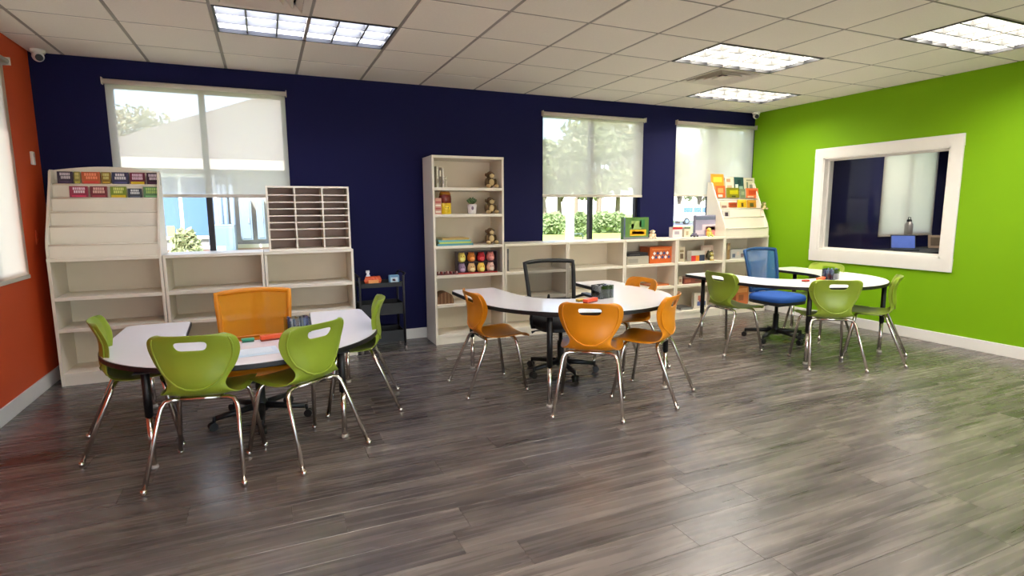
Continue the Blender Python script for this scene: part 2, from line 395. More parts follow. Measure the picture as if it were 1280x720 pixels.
sf = MB()
for a in ((SF[0], SF[1], SF[2], SF[2]+.06), (SF[0], SF[1], SF[3]-.06, SF[3]), (SF[0], SF[0]+.06, SF[2], SF[3]), (SF[1]-.06, SF[1], SF[2], SF[3])): sf.box(a[0], a[1], YB-.1, YB-.05, a[2], a[3])
sf = struct(sf.build('window_7', M_bronze))  # frame of the added daylight opening, out of view
for k in range(4):
    xa, xb = SF[0]+.06+(SF[1]-SF[0]-.12)*k/4, SF[0]+.06+(SF[1]-SF[0]-.12)*(k+1)/4
    bx(xa, xb, YB-.078, YB-.072, SF[2]+.06, SF[3]-.06).build('pane', M_glass, sf)
    if k: bx(xa-.025, xa+.025, YB-.1, YB-.05, SF[2]+.06, SF[3]-.06).build('mullion', M_bronze, sf)
# interior window in the lime wall
fr = MB(); wf = .115
y0, y1, z0, z1 = GO
for a in ((y0-wf, y1+wf, z0-wf-.02, z0), (y0-wf, y1+wf, z1, z1+wf), (y0-wf, y0, z0, z1), (y1, y1+wf, z0, z1)): fr.box(XR-.02, XR-.0005, a[0], a[1], a[2], a[3])
iw = struct(fr.build('window_5', M_white, bevel=.003))
jm = MB()
for a in ((y0, y1, z0, z0+.018), (y0, y1, z1-.018, z1), (y0, y0+.018, z0, z1), (y1-.018, y1, z0, z1)): jm.box(XR-.012, XR+.15, a[0], a[1], a[2], a[3])
jm.build('jamb', M_white, iw)
st = MB()
for a in ((y0+.018, y1-.018, z0+.018, z0+.04), (y0+.018, y1-.018, z1-.04, z1-.018), (y0+.018, y0+.04, z0+.04, z1-.04), (y1-.04, y1-.018, z0+.04, z1-.04)): st.box(XR+.05, XR+.08, *a)
st.build('glazing_stop', M_white, iw)
bx(XR+.062, XR+.067, y0+.03, y1-.03, z0+.03, z1-.03).build('pane', M_glass_in, iw)

# ------------------------------------------------------------------ the office beyond the lime wall
OX0, OX1, OYB = XR+.14, 12.2, 1.6
struct(bx(OX0, OX1, OYB, D, -.2, 0).build('floor_office', M_floor))
struct(bx(OX0, OX1+.1, OYB-.1, D+.1, H, H+.1).build('ceiling_office', M_tile))
OW = (9.27, 10.63, .97, 2.50)
wall_panel('wall_office_back', M_navy, 'x', D, D+WT, XR+.06, OX1+.1, -.2, 3.0, [OW])
struct(bx(OX1, OX1+.1, OYB, D, -.2, 3).build('wall_office_right', M_navy))
struct(bx(OX0, OX1+.1, OYB-.1, OYB, -.2, 3).build('wall_office_front', M_navy))
troffer(17, 0, 'l', 'added unseen fill light in the office ceiling beyond the interior window', -.105)  # unseen lamp added to brighten the office shade and desk
window(6, OW[0], OW[1], OW[2], OW[3])
shade('fully lowered white shade seen through the interior window', 9.22, 10.68, 2.55, .93, YS, M_shade2)
t = thing('desk', 'black office desk seen through the interior window', 'desk', (9.75, 5.55, 0))
bx(-.9, .9, -.4, .4, .70, .735).build('desk_top', M_blackm, t, bevel=.004)
for s in (-1, 1): bx(s*.86-.02, s*.86+.02, -.38, .38, 0, .70).build('side_panel', M_blackm, t)
bx(-.84, .84, .32, .34, .2, .70).build('modesty_panel', M_blackm, t)
M_screen = mat('lit blue screen', (84, 106, 178), .3, emit=.12, var=.25, scale=14)
t = thing('laptop', 'open laptop with a blue screen on the dark office desk', 'laptop', (9.28, 5.58, .736), math.radians(-48))
bx(-.17, .17, -.12, .12, 0, .018).build('keyboard_base', M_black, t, bevel=.004)
o = MB().obox((0, .165, .125), (.34, .01, .23), Matrix.Rotation(math.radians(-20), 3, 'X')).build('lid', M_black, t, bevel=.003)
MB().obox((0, .158, .124), (.315, .004, .2), Matrix.Rotation(math.radians(-20), 3, 'X')).build('screen', M_screen, o)
t = thing('water_bottle', 'tall grey water bottle behind the laptop on the office desk', 'bottle', (9.70, 5.80, .736))
MB().lathe([(.055, 0), (.06, .01), (.06, .40), (.036, .43), (.033, .44)], 16).build('body', mat('bottle steel', (168, 160, 158), .35, metal=.6), t)
MB().lathe([(.036, .44), (.036, .47), (.022, .48)], 14).build('cap', M_black, t)
MB().tube([(-.03, 0, .47), (-.03, 0, .51), (.03, 0, .51), (.03, 0, .47)], .006, 8).build('carry_loop', M_black, t)
t = thing('desk_photo', 'small tan photo stand at the right end of the office desk', 'photo stand', (10.20, 5.66, .736), math.radians(-45))
R_ = Matrix.Rotation(math.radians(-14), 3, 'X')
MB().obox((0, 0, .105), (.2, .015, .22), R_).build('frame', mat('tan frame', (150, 128, 108), .5), t, bevel=.003)
MB().obox((0, -.009, .107), (.13, .004, .14), R_).build('picture', mat('photo print', (92, 78, 62), .4, var=.5, scale=30), t)
MB().obox((0, .05, .08), (.03, .008, .17), Matrix.Rotation(math.radians(20), 3, 'X')).build('stand', M_black, t)

# ------------------------------------------------------------------ bookcases
def bookcase(label, x0, x1, y0, y1, h, shelves, group, th=.022):
    t = thing('bookcase', label, 'bookcase', ((x0+x1)/2, (y0+y1)/2, 0), 0, group); w, d = (x1-x0)/2, (y1-y0)/2
    for s in (-1, 1): bx(min(s*w, s*(w-th)), max(s*w, s*(w-th)), -d, d, 0, h-th).build('side_panel', M_lam, t, bevel=.0015)
    bx(-w, w, -d-.004, d, h-th-.004, h).build('top_panel', M_lam, t, bevel=.0015)
    for z in shelves: bx(-w+th, w-th, -d+.004, d-.01, z-.03, z).build('shelf', M_lam, t, bevel=.0015)
    bx(-w+th, w-th, d-.010, d-.004, .03, h-th).build('back_panel', M_lamb, t)
    bx(-w+th, w-th, -d+.012, -d+.028, 0, shelves[-1]-.031).build('kick_board', M_lam, t)
    return t
YF1, YBK = 5.515, 5.90
g1 = 'white low bookcases along the left wall'
bookcase('low white bookcase beside the orange wall, under the book deck rack', -1.605, -.820, YF1, YBK, 1.05, [.735, .475, .105], g1)
bookcase('low empty white bookcase under the left window, middle of three', -.815, -.030, YF1, YBK, 1.05, [.735, .475, .105], g1)
bookcase('low empty white bookcase under the three column mail sorter', -.025, .760, YF1, YBK, 1.05, [.735, .475, .105], g1)
YF2, YB2 = 5.57, 5.93
bookcase('tall white bookcase with six shelves of toys against the navy wall', 1.575, 2.362, YF2, YB2, 1.965, [1.645, 1.372, 1.045, .738, .427, .105], None)
g2 = 'white low bookcases along the right windows'
LX = [2.368, 3.153, 3.938, 4.723, 5.508, 6.293]
for k, lb in enumerate(['empty low bookcase adjoining the tall bookcase, behind the black mesh chair', 'empty low bookcase under the middle window, left of the green game box',
        'low bookcase holding the orange box with chevrons', 'low bookcase holding the owl toy, under the right window', 'low bookcase in the corner by the green wall, under the picture book rack']):
    bookcase(lb, LX[k]+.002, LX[k+1]-.002, YF2, YB2, 1.045, [.735, .445, .105], g2)

# ------------------------------------------------------------------ magazine racks
TIERS = [(.0, .105), (.072, .25), (.137, .365), (.202, .48), (.262, .595)]
def rack(label, x0, x1, yf, z0):
    t = thing('display_rack', label, 'display rack', ((x0+x1)/2, yf, z0), 0, 'tiered display racks'); w = (x1-x0)/2; dp = .36
    prof = [(0, 0), (0, .085), (.02, .16), (.245, .62), (.275, .70), (.30, .715), (dp, .715), (dp, 0)]
    for s in (-1, 1):
        a = s*w; b = s*(w-.018)
        MB().prism(prof, min(a, b), max(a, b), 'x').build('side_panel', M_lam, t, bevel=.0015)
    bx(-w+.018, w-.018, .01, dp, 0, .012).build('base_board', M_lam, t)
    n = 12; top = [(-w+.018+(2*w-.036)*k/n, .715+.035*math.sin(PI*k/n)) for k in range(n+1)]
    MB().prism([(-w+.018, .012)]+top[:1]+top[1:-1]+top[-1:]+[(w-.018, .012)], dp-.014, dp-.004, 'y').build('back_panel', M_lam, t)
    for k, (yo, zt) in enumerate(TIERS):
        hh = zt-.012 if k == 0 else .155; R_ = Matrix.Rotation(math.radians(-6 if k else 0), 3, 'X')
        c = Vector((0, yo+.012, zt))-R_@Vector((0, 0, hh/2))
        MB().obox(c, (2*w-.038, .011, hh), R_).build('tier_board', M_lam, t, bevel=.0012)
        MB().tube([(-w+.019, yo+.008, zt), (w-.019, yo+.008, zt)], .0075, 8).build('tier_shadow_bar', M_lam, t)  # round bar added along each lip to cast a thin shadow line
    return t
rack('white tiered rack of colourful book decks beside the orange wall', -1.603, -.822, YF1+.005, 1.051)
rack('white tiered rack of picture books in the corner by the green wall', LX[4]+.004, LX[5]-.004, YF2+.005, 1.046)

CV = {}
def cmat(rgb, rough=.35):
    k = tuple(rgb)
    if k not in CV: CV[k] = mat('print %d %d %d' % k, rgb, rough, var=.10, scale=40)
    return CV[k]
def cover(name, label, cat, c, size, rgb, marks, tilt=0, rz=0, group=None, pages=True):
    """thin book or box: body, page block and the shapes printed on its front; c = bottom centre of the front face"""
    w, d, h = size; t = thing(name, label, cat, c, rz, group)
    R_ = Matrix.Rotation(math.radians(-tilt), 3, 'X')
    def pb(x0, x1, z0, z1, ya, yb, nm, m):
        MB().obox(R_@Vector(((x0+x1)/2, (ya+yb)/2, (z0+z1)/2)), (x1-x0, yb-ya, z1-z0), R_).build(nm, m, t)
    pb(-w/2, w/2, 0, h, 0, .002, 'cover', cmat(rgb)); pb(-w/2, w/2, 0, h, d-.002, d, 'back_cover', cmat(rgb))
    pb(-w/2+.002, w/2-.002, .002, h-.002, .002, d-.002, 'pages' if pages else 'body', cmat((225, 215, 198)) if pages else cmat(rgb))
    for (x0, x1, z0, z1, mrgb) in marks:
        pb(-w/2+x0*w, -w/2+x1*w, z0*h, z1*h, -.0012, 0, 'cover_print', cmat(mrgb))
    return t
def lettering(rgb, r, z0, z1):
    """two short rows of blocky illegible letters"""
    out = []
    for a, b in ((z0+(z1-z0)*.55, z1), (z0, z0+(z1-z0)*.45)):
        x = .2+r.uniform(-.05, .05)
        while x < .78:
            wd = r.uniform(.06, .12); out.append((x, min(x+wd, .84), a, b, rgb)); x += wd+.03
    return out
yr = YF1+.005
row1 = [(70.5, 91, (52, 34, 58), (224, 214, 220), 'dark plum'), (91.5, 100, (150, 140, 60), (214, 200, 120), 'narrow olive'), (101, 125, (196, 92, 44), (255, 150, 110), 'orange'),
        (126, 138, (142, 112, 40), (214, 204, 130), 'narrow mustard'), (139, 160.5, (58, 58, 92), (226, 222, 226), 'slate blue'), (161.3, 181, (112, 36, 62), (236, 206, 222), 'maroon and yellow'), (182.5, 200, (58, 28, 50), (214, 196, 206), 'darkest purple')]
row2 = [(85.8, 110, (152, 36, 66), (240, 208, 218), 'crimson'), (111.6, 134, (122, 42, 50), (236, 186, 170), 'brick red'), (137, 158, (122, 140, 46), (224, 226, 130), 'lime and yellow'), (159, 177, (66, 72, 82), (228, 230, 232), 'charcoal'), (178.4, 200, (92, 132, 90), (170, 200, 110), 'sea green')]
rr = random.Random(3)
for rw, (rowd, zb, yy, vv, nm) in enumerate(((row1, 1.051+.600, yr+.29, 220, 'top'), (row2, 1.051+.485, yr+.23, 238, 'second'))):
    for u0, u1, rgb, lc, cn in rowd:
        xa, xb = at(u0, vv, y=yy).x, at(u1, vv, y=yy).x; h = .105 if rw == 0 else .098
        if cn == 'charcoal': h = .082
        mk = lettering(lc, rr, .42, .9)
        if 'yellow' in cn: mk.append((.06, .94, .04, .26, (226, 190, 40)))
        elif cn == 'orange': mk.append((.1, .9, .06, .28, (220, 70, 50)))
        else: mk.append((.12, .88, .1, .22, tuple(min(255, int(x*1.5)) for x in rgb)))
        cover('book_deck', '%s book deck in the %s tier of the left rack' % (cn, nm), 'book', ((xa+xb)/2, yy, zb-.002), (xb-xa-.004, .022, h), rgb, mk, 6, 0, 'book decks in the left rack')

# ------------------------------------------------------------------ mail sorter
t = thing('mail_sorter', 'white mail sorter with twenty four slots beside the left window', 'mail sorter', (.385, 5.54, 1.051))
w, hh, dp = .362, .59, .25
for s in (-1, 1): bx(min(s*w, s*(w-.016)), max(s*w, s*(w-.016)), 0, dp, 0, hh).build('side_panel', M_lam, t, bevel=.001)
bx(-w+.016, w-.016, 0, dp, hh-.016, hh).build('top_panel', M_lam, t, bevel=.001)
bx(-w+.016, w-.016, 0, dp, 0, .018).build('bottom_panel', M_lam, t, bevel=.001)
for k in (1, 2):
    xx = -w+2*w*k/3; bx(xx-.007, xx+.007, .001, dp-.01, .018, hh-.016).build('divider', M_lam, t, bevel=.001)
z = hh-.008
for fr_ in (.126, .113, .107, .11, .107, .11, .157):
    z -= fr_*(hh-.017)
    for c in range(3):
        xa = -w+2*w*c/3+(.016 if c == 0 else .007); xb = -w+2*w*(c+1)/3-(.016 if c == 2 else .007)
        bx(xa, xb, .002, dp-.01, z-.005, z+.005).build('slot_shelf', M_lam, t)
bx(-w+.016, w-.016, dp-.01, dp-.004, .018, hh-.016).build('back_panel', M_sortback, t)

# ------------------------------------------------------------------ horseshoe tables
def outline(off=0.0):
    R, A, wi, ri = .838-off, .70-off, .42+off, .40+off; rc = .06
    P = arc((-R+rc, A-rc), rc, PI/2, PI, 4)
    P += [(R*math.cos(a), R*.97*math.sin(a)) for a in [PI+PI*k/44 for k in range(45)]]
    P += arc((R-rc, A-rc), rc, 0, PI/2, 4)
    P += arc((wi+.03, A-.03), .03, PI/2, PI, 3)
    P += [(ri*math.cos(a), .22+(.42+off)*math.sin(a)) for a in [0-PI*k/30 for k in range(31)]]
    P += arc((-wi-.03, A-.03), .03, 0, PI/2, 3)
    return P
def table(label, x, y, h):
    t = thing('horseshoe_table', label, 'table', (x, y, 0), 0, 'horseshoe activity tables')
    MB().prism(outline(0), h-.032, h-.0025).build('edge_band', M_black, t, bevel=.004)
    MB().prism(outline(.006), h-.0026, h).build('tabletop', M_top, t)
    for lx, ly in ((-.515, -.60), (.515, -.60), (-.69, .55), (.69, .55), (0, -.42)):
        if lx == 0: continue
        l = MB().tube([(lx, ly, h-.033), (lx, ly, .30)], .0215, 14).build('leg', M_blackm, t)
        MB().tube([(lx, ly, .305), (lx, ly, .02)], .0165, 12).build('leg_insert', M_chrome, l)
        MB().lathe([(.022, 0), (.024, .008), (.02, .022)], 12, (lx, ly, 0)).build('glide', M_glide, l)
        bx(lx-.05, lx+.05, ly-.05, ly+.05, h-.036, h-.0325).build('mounting_plate', M_blackm, t)
    return t
TB = [(-.135, 4.10, .59), (2.317, 4.035, .705), (4.95, 4.04, .715)]
table('low white horseshoe table with green chairs and an orange office chair', *TB[0])
table('white horseshoe table with orange chairs in the middle', *TB[1])
table('white horseshoe table with green chairs beside the green wall', *TB[2])

# ------------------------------------------------------------------ student chairs
PROF = [(.292,.418,.175),(.288,.434,.20),(.272,.447,.212),(.235,.455,.219),(.17,.452,.222),(.10,.446,.222),(.03,.443,.218),(-.03,.446,.206),(-.07,.455,.185),
        (-.098,.474,.158),(-.113,.50,.140),(-.117,.53,.140),(-.112,.565,.162),(-.106,.60,.186),(-.103,.635,.204),(-.104,.67,.215),(-.108,.690,.220),(-.112,.706,.222),(-.121,.730,.222),(-.131,.754,.218),(-.139,.772,.208),(-.147,.786,.186),(-.152,.793,.155)]
def chair_shell():
    ts = [-1,-.94,-.84,-.72,-.5,-.35,-.16,0,.16,.35,.5,.72,.84,.94,1]; b = MB(); vs = []; nt_ = len(ts)
    for i, (yy, zz, hw) in enumerate(PROF):
        back = min(1, max(0, (i-8)/4)); d = abs(Vector((PROF[min(i+1, len(PROF)-1)][0]-PROF[max(i-1,0)][0], PROF[min(i+1, len(PROF)-1)][1]-PROF[max(i-1,0)][1])).normalized().x)
        for q in ts:
            x = q*hw
            if i == 17 and abs(q) == .35: x *= .80
            lift = .022*abs(q)**3; wrap = .048*abs(q)**2.6
            rim = .007 if abs(q) > .9 else (-.004 if abs(q) in (.84,) else 0)
            vs.append((x, yy+back*(wrap-.02)+back*rim, zz+(1-back)*(lift-.008)-(1-back)*rim))
    fs = []
    for i in range(len(PROF)-1):
        for k in range(nt_-1):
            if 17 <= i <= 18 and 5 <= k <= 8: continue
            fs.append((i*nt_+k, i*nt_+k+1, (i+1)*nt_+k+1, (i+1)*nt_+k))
    b.add(vs, fs, True); return b
def student_chair(label, color, group):
    t = thing('student_chair', label, 'chair', (0,0,0), 0, group)
    o = chair_shell().build('shell', color, t)
    md = o.modifiers.new('thickness', 'SOLIDIFY'); md.thickness = .007; md.offset = 0
    md = o.modifiers.new('smooth', 'SUBSURF'); md.levels = 1; md.render_levels = 2
    def sf(i, q):
        yy, zz, hw = PROF[i]; bk = min(1, max(0, (i-8)/4)); return Vector((q*hw, yy+bk*(.048*abs(q)**2.6-.02)-.004, zz))
    path = [sf(i, -.86) for i in range(20, 11, -1)]+[sf(11, -.62)+Vector((0, 0, -.012)), sf(10, -.3)+Vector((0, 0, -.004)), sf(10, 0)+Vector((0, 0, -.008)), sf(10, .3)+Vector((0, 0, -.004)), sf(11, .62)+Vector((0, 0, -.012))]+[sf(i, .86) for i in range(12, 21)]
    MB().tube(path, [.003]+[.006]*(len(path)-2)+[.003], 8).build('back_ridge', color, o)
    r = MB()
    for s in (-1, 1): r.tube([(s*.09, -.07, .452), (s*.115, -.098, .478), (s*.118, -.108, .515), (s*.112, -.104, .55)], .006, 6)
    r.build('rear_rib', color, o)
    for s in (-1, 1):
        for f in (-1, 1):
            if f < 0: pts = [(s*.10, -.055, .427), (s*.14, -.06, .427), (s*.168, -.068, .420), (s*.185, -.080, .395), (s*.193, -.095, .36), (s*.236, -.243, .02)]
            else: pts = [(s*.10, .17, .427), (s*.14, .17, .427), (s*.168, .172, .420), (s*.185, .178, .395), (s*.193, .185, .36), (s*.232, .245, .02)]
            l = MB().tube(pts, .0128, 10).build('leg', M_chrome, t)
            MB().lathe([(.014, 0), (.0165, .006), (.0165, .018), (.0135, .03)], 12, (pts[-1][0]+s*.001, pts[-1][1]+f*.003, 0)).build('glide', M_chrome, l)
    for yy in (-.055, .17): MB().tube([(-.101, yy, .427), (.101, yy, .427)], .0128, 10).build('crossbar', M_chrome, t)
    for s in (-1, 1): MB().tube([(s*.10, -.055, .432), (s*.10, .17, .432)], .008, 8).build('seat_rail', M_chrome, t)
    return t
M_lime = mat('lime green polypropylene', (138, 158, 46), .36, var=.05, bump=.15, bscale=300)
M_amber = mat('amber polypropylene', (214, 132, 12), .34, var=.05, bump=.15, bscale=300)
proto = {'g': student_chair('', M_lime, ''), 'o': student_chair('', M_amber, '')}
used = {}
CH = [('g', (-1.063,3.92), (.987,.16), 'green student chair side-on at the left table, nearest the orange wall', 'green chairs at the left table'),
      ('g', (-.413,3.117), (.21,.98), 'green student chair at the left table with its back to the viewer, left one', 'green chairs at the left table'),
      ('g', (.303,3.186), (-.567,.824), 'green student chair turned left at the left table, right one of the front pair', 'green chairs at the left table'),
      ('g', (.84,4.03), (-.985,.17), 'green student chair at the right end of the left table, by the black cart', 'green chairs at the left table'),
      ('o', (1.316,4.06), (1,0), 'orange student chair at the left end of the middle table, before the tall bookcase', 'orange student chairs'),
      ('o', (1.904,3.08), (.58,.81), 'orange student chair squarely back to the viewer at the middle table', 'orange student chairs'),
      ('o', (2.787,3.134), (-.574,.819), 'orange student chair at the front right of the middle table, seen from its side', 'orange student chairs'),
      ('o', (3.23,4.10), (-1,0), 'orange student chair behind the right end of the middle table, only its top showing', 'orange student chairs'),
      ('g', (3.956,4.18), (1,0), 'pale green student chair at the left end of the right table', 'green chairs at the right table'),
      ('g', (4.479,3.153), (.513,.858), 'olive green student chair back to the viewer at the right table', 'green chairs at the right table'),
      ('g', (5.34,3.11), (-.52,.85), 'green student chair in profile at the right table, nearest the lime wall baseboard', 'green chairs at the right table'),
      ('g', (5.90,4.28), (-1,0), 'green student chair behind the right table under the interior window', 'green chairs at the right table')]
for k, (mx, my), (fx, fy), lb, gp in CH:
    n = math.hypot(fx, fy); fx /= n; fy /= n; loc = (mx+.245*fx, my+.245*fy, 0); rz = math.atan2(-fx, fy)
    if k not in used:
        r = proto[k]; r.location = loc; r.rotation_euler = (0, 0, rz); r['label'] = lb; r['group'] = gp; used[k] = 1
    else: dup(proto[k], loc, rz, lb, gp)

# ------------------------------------------------------------------ office chairs
def office_chair(label, loc, rz, m_frame, m_mesh, m_seat, arms, z_top, back_z0, seat_z):
    t = thing('office_chair', label, 'office chair', loc, rz, 'teacher office chairs')
    for k in range(5):
        a = 2*PI*k/5+.3; c, s = math.cos(a), math.sin(a)
        b = MB(); b.tube([(.03*c, .03*s, .10), (.29*c, .29*s, .075)], [.026, .017], 8); b.build('base_spoke', M_black, t)
        cs = MB().tube([(.30*c, .30*s, .09), (.30*c, .30*s, .05)], .01, 8).build('caster', M_black, t)
        for q in (-1, 1):
            px, py = .31*c-s*.014*q, .31*s+c*.014*q
            MB().tube([(px+s*.011, py-c*.011, .027), (px-s*.011, py+c*.011, .027)], .027, 14).build('wheel', M_black, cs)
    MB().lathe([(.04, .06), (.042, .13), (.03, .14), (.03, .28), (.018, .285), (.018, seat_z-.075)], 14).build('gas_cylinder', M_black, t)
    bx(-.1, .1, -.11, .11, seat_z-.085, seat_z-.055).build('seat_mechanism', M_black, t, bevel=.008)
    MB().tube([(.1, .0, seat_z-.07), (.24, .0, seat_z-.075), (.27, .0, seat_z-.085)], [.006, .006, .012], 8).build('height_lever', M_black, t)
    P = []
    for k in range(28):
        a = 2*PI*k/28; c, s = math.cos(a), math.sin(a); P.append((.245*math.copysign(abs(c)**.55, c), .235*math.copysign(abs(s)**.55, s)))
    MB().prism(P, seat_z-.055, seat_z-.02).build('seat_shell', M_black, t, bevel=.01)
    st = MB(); n = 28
    rings = [(1.0, -.02), (1.01, .005), (.97, .03), (.85, .042), (.5, .046), (0.001, .045)]
    st.add([(p[0]*f, p[1]*f, seat_z+z) for f, z in rings for p in P], [(i*n+k, i*n+(k+1)%n, (i+1)*n+(k+1)%n, (i+1)*n+k) for i in range(len(rings)-1) for k in range(n)], True)
    st.build('seat_cushion', m_seat, t)
    # back: curved frame with mesh between, at local -y
    def bp(u, v):    # u -1..1 across, v 0..1 up
        w = .225+.012*v-.018*(1-v)
        z = back_z0+(z_top-back_z0)*v; yb = -.225-.03*v-.05*v*v
        return Vector((u*w, yb+.05*u*u, z+.012*(1-u*u)*(v > .5)))
    loop = [bp(-1+2*k/10, 1) for k in range(11)]+[bp(1, 1-k/8) for k in range(1, 9)]+[bp(1-2*k/10, 0) for k in range(1, 11)]+[bp(-1, k/8) for k in range(1, 8)]
    loop.append(loop[0]); loop.append(loop[1])
    MB().tube(loop, .018, 8, caps=False).build('backrest_frame', m_frame, t)
    me = MB(); nu, nv = 10, 10
    me.add([bp(-1+2*k/nu, j/nv) for j in range(nv+1) for k in range(nu+1)], [(j*(nu+1)+k, j*(nu+1)+k+1, (j+1)*(nu+1)+k+1, (j+1)*(nu+1)+k) for j in range(nv) for k in range(nu)], True)
    me.build('backrest_mesh', m_mesh, t)
    for v in (.08, .14, .20, .26):
        MB().tube([bp(-.85+1.7*k/8, v)+Vector((0, .010, 0)) for k in range(9)], .0065, 6).build('lumbar_bar', m_frame, t)
    MB().tube([(0, -.05, seat_z-.07), (0, -.20, seat_z-.06), (0, -.265, seat_z+.02), tuple(bp(0, .25)+Vector((0, -.03, 0))), tuple(bp(0, .93 if not arms and m_seat is m_frame else .34)+Vector((0, -.02, 0)))], [.022, .022, .02, .016, .010], 8).build('spine', m_frame if not arms else M_black, t)
    if arms:
        for s in (-1, 1):
            a = MB().tube([(s*.16, .0, seat_z-.05), (s*.27, .0, seat_z-.04), (s*.285, .02, seat_z+.02), (s*.285, .05, seat_z+.19)], .014, 8).build('armrest', M_black, t)
            bx(s*.285-.035, s*.285+.035, -.12, .15, seat_z+.19, seat_z+.215).build('arm_pad', M_black, a, bevel=.01)
            MB().tube([(s*.285, -.10, seat_z+.2), (s*.25, -.22, seat_z+.16)], .012, 8).build('arm_link', M_black, a)
    return t
M_orf = mat('orange plastic frame', (222, 138, 10), .45); M_orm = mat('orange mesh', (255, 168, 14), .7, var=.08, scale=400, alpha=.08, transl=.45)
M_blm = mat('black chair mesh', (40, 38, 38), .8, var=.1, scale=400, alpha=.42); M_blf = mat('blue plastic frame', (22, 66, 112), .45)
M_blum = mat('blue chair mesh', (40, 96, 150), .8, var=.1, scale=400, alpha=.25); M_blus = mat('blue fabric', (24, 74, 150), .85, var=.1, scale=200)
M_blks = mat('black fabric', (24, 24, 28), .9, var=.1, scale=200)
office_chair('orange mesh office chair at the left table', (-.10, 4.07, 0), PI+.03, M_orf, M_orm, M_orf, False, .845, .43, .375)
office_chair('black mesh office chair with armrests at the middle table', (2.30, 4.18, 0), PI-.07, M_black, M_blm, M_blks, True, .945, .50, .46)
office_chair('blue mesh office chair at the right table', (5.01, 4.28, 0), PI+.03, M_blf, M_blum, M_blus, False, .955, .52, .46)

# ------------------------------------------------------------------ things on the tables
def caddy(label, x, y, z, rz, cols):
    t = thing('marker_caddy', label, 'organizer', (x, y, z), rz, 'clear caddies on the tables')
    w, d, h = .075, .055, .105
    for a in ((-w, w, -d, -d+.003), (-w, w, d-.003, d), (-w, -w+.003, -d+.003, d-.003), (w-.003, w, -d+.003, d-.003), (-.0015, .0015, -d+.003, d-.003)): bx(*a, .004, h).build('clear_wall', M_acryl, t)
    bx(-w, w, -d, d, 0, .004).build('tray_base', M_acryl, t)
    r = random.Random(int(x*100))
    for k in range(10):
        px = (-1 if k % 2 else 1)*.042+r.uniform(-.022, .022); py = -.035+.018*(k//2); c = cols[k % len(cols)]
        m = MB().tube([(px, py, .006), (px+r.uniform(-.006, .006), py, .088+r.uniform(0, .022))], .0085, 8).build('marker', cmat(c), t)
    return t
DK = [(42, 44, 92), (60, 60, 70), (70, 64, 120), (40, 40, 46), (110, 116, 140)]
zL, zM, zR = TB[0][2]+.0002, TB[1][2]+.0002, TB[2][2]+.0002
p = at(372, 415, z=zL); caddy('clear caddy of dark blue markers on the left table', p.x, p.y, zL, .2, DK)
p = at(753, 372, z=zM); caddy('clear caddy of charcoal markers on the middle table', p.x, p.y, zM, .25, [(64, 66, 92), (120, 122, 132), (54, 54, 66), (150, 150, 158)])
p = at(1038, 349, z=zR); caddy('clear caddy of navy and grey markers on the right table', p.x, p.y, zR, .3, [(30, 44, 84), (84, 100, 116), (60, 70, 90)])
def eraser_bar(name, label, cat, p, L, rz, rgb, h=.03):
    t = thing(name, label, cat, p, rz); bx(-L/2, L/2, -.022, .022, .010, h).build('body', cmat(rgb), t, bevel=.004)
    bx(-L/2+.003, L/2-.003, -.02, .02, 0, .010).build('felt_pad', cmat(tuple(int(x*.55) for x in rgb)), t); return t
p = at(345, 424, z=zL); eraser_bar('pencil_box', 'long orange pencil box on the left table', 'pencil box', p, .19, .16, (240, 92, 40), .035)
p = at(310, 427, z=zL); t = eraser_bar('board_eraser', 'small green board eraser on the left table', 'eraser', p, .075, .1, (40, 160, 116), .022)
p = at(738, 378, z=zM); eraser_bar('pencil_box', 'red orange pencil box beside the caddy on the middle table', 'pencil box', p, .15, .45, (232, 78, 40), .032)
p = at(728.5, 376.5, z=zM); p.x -= .02; eraser_bar('board_eraser', 'small yellow eraser on the middle table behind an orange chair', 'eraser', p, .07, .1, (214, 172, 40), .02)
p = at(1026, 350.5, z=zR); eraser_bar('pencil_box', 'red orange pencil box beside the caddy on the right table', 'pencil box', p, .17, .4, (238, 96, 50), .03)
p = at(1007, 352, z=zR); eraser_bar('board_eraser', 'small red eraser on the right table left of the pencil box', 'eraser', p, .07, .1, (226, 62, 44), .018)
p = at(318, 440, z=zL); t = thing('worksheet', 'pale blue worksheet lying on the left table', 'paper', p, .12)
bx(-.15, .13, -.10, .10, 0, .0015).build('sheet', cmat((206, 226, 240)), t)
bx(-.14, .10, -.06, .085, .0015, .003).build('top_sheet', cmat((222, 238, 248)), t)

# ------------------------------------------------------------------ black utility cart with things
t = thing('utility_cart', 'black metal rolling cart in the gap beside the tall bookcase', 'cart', (1.02, 5.66, 0))
for sx in (-1, 1):
    for sy_ in (-1, 1):
        MB().tube([(sx*.215, sy_*.145, .075), (sx*.215, sy_*.145, .77)], .012, 8).build('post', M_blackm, t)
        c = MB().tube([(sx*.215, sy_*.145, .075), (sx*.215, sy_*.145, .05)], .014, 8).build('caster', M_blackm, t)
        MB().tube([(sx*.215-.011, sy_*.145-.01, .026), (sx*.215+.011, sy_*.145-.01, .026)], .026, 14).build('wheel', mat('grey caster wheel', (120, 112, 106), .4), c)
for z in (.10, .38, .66):
    q = MB().box(-.205, .205, -.135, .135, z, z+.004)
    for a in ((-.21, .21, -.14, -.136), (-.21, .21, .136, .14), (-.21, -.206, -.136, .136), (.206, .21, -.136, .136)): q.box(*a, z, z+(.115 if z < .5 else .045))
    q.build('tray', M_blackm, t)
for s in (-1, 1): MB().tube([(s*.215, -.145, .77), (s*.235, -.14, .79), (s*.235, .14, .79), (s*.215, .145, .77)], .009, 8).build('handle', M_blackm, t)
t = thing('spray_bottle', 'small white spray bottle on top of the black cart', 'bottle', (.905, 5.61, .665))
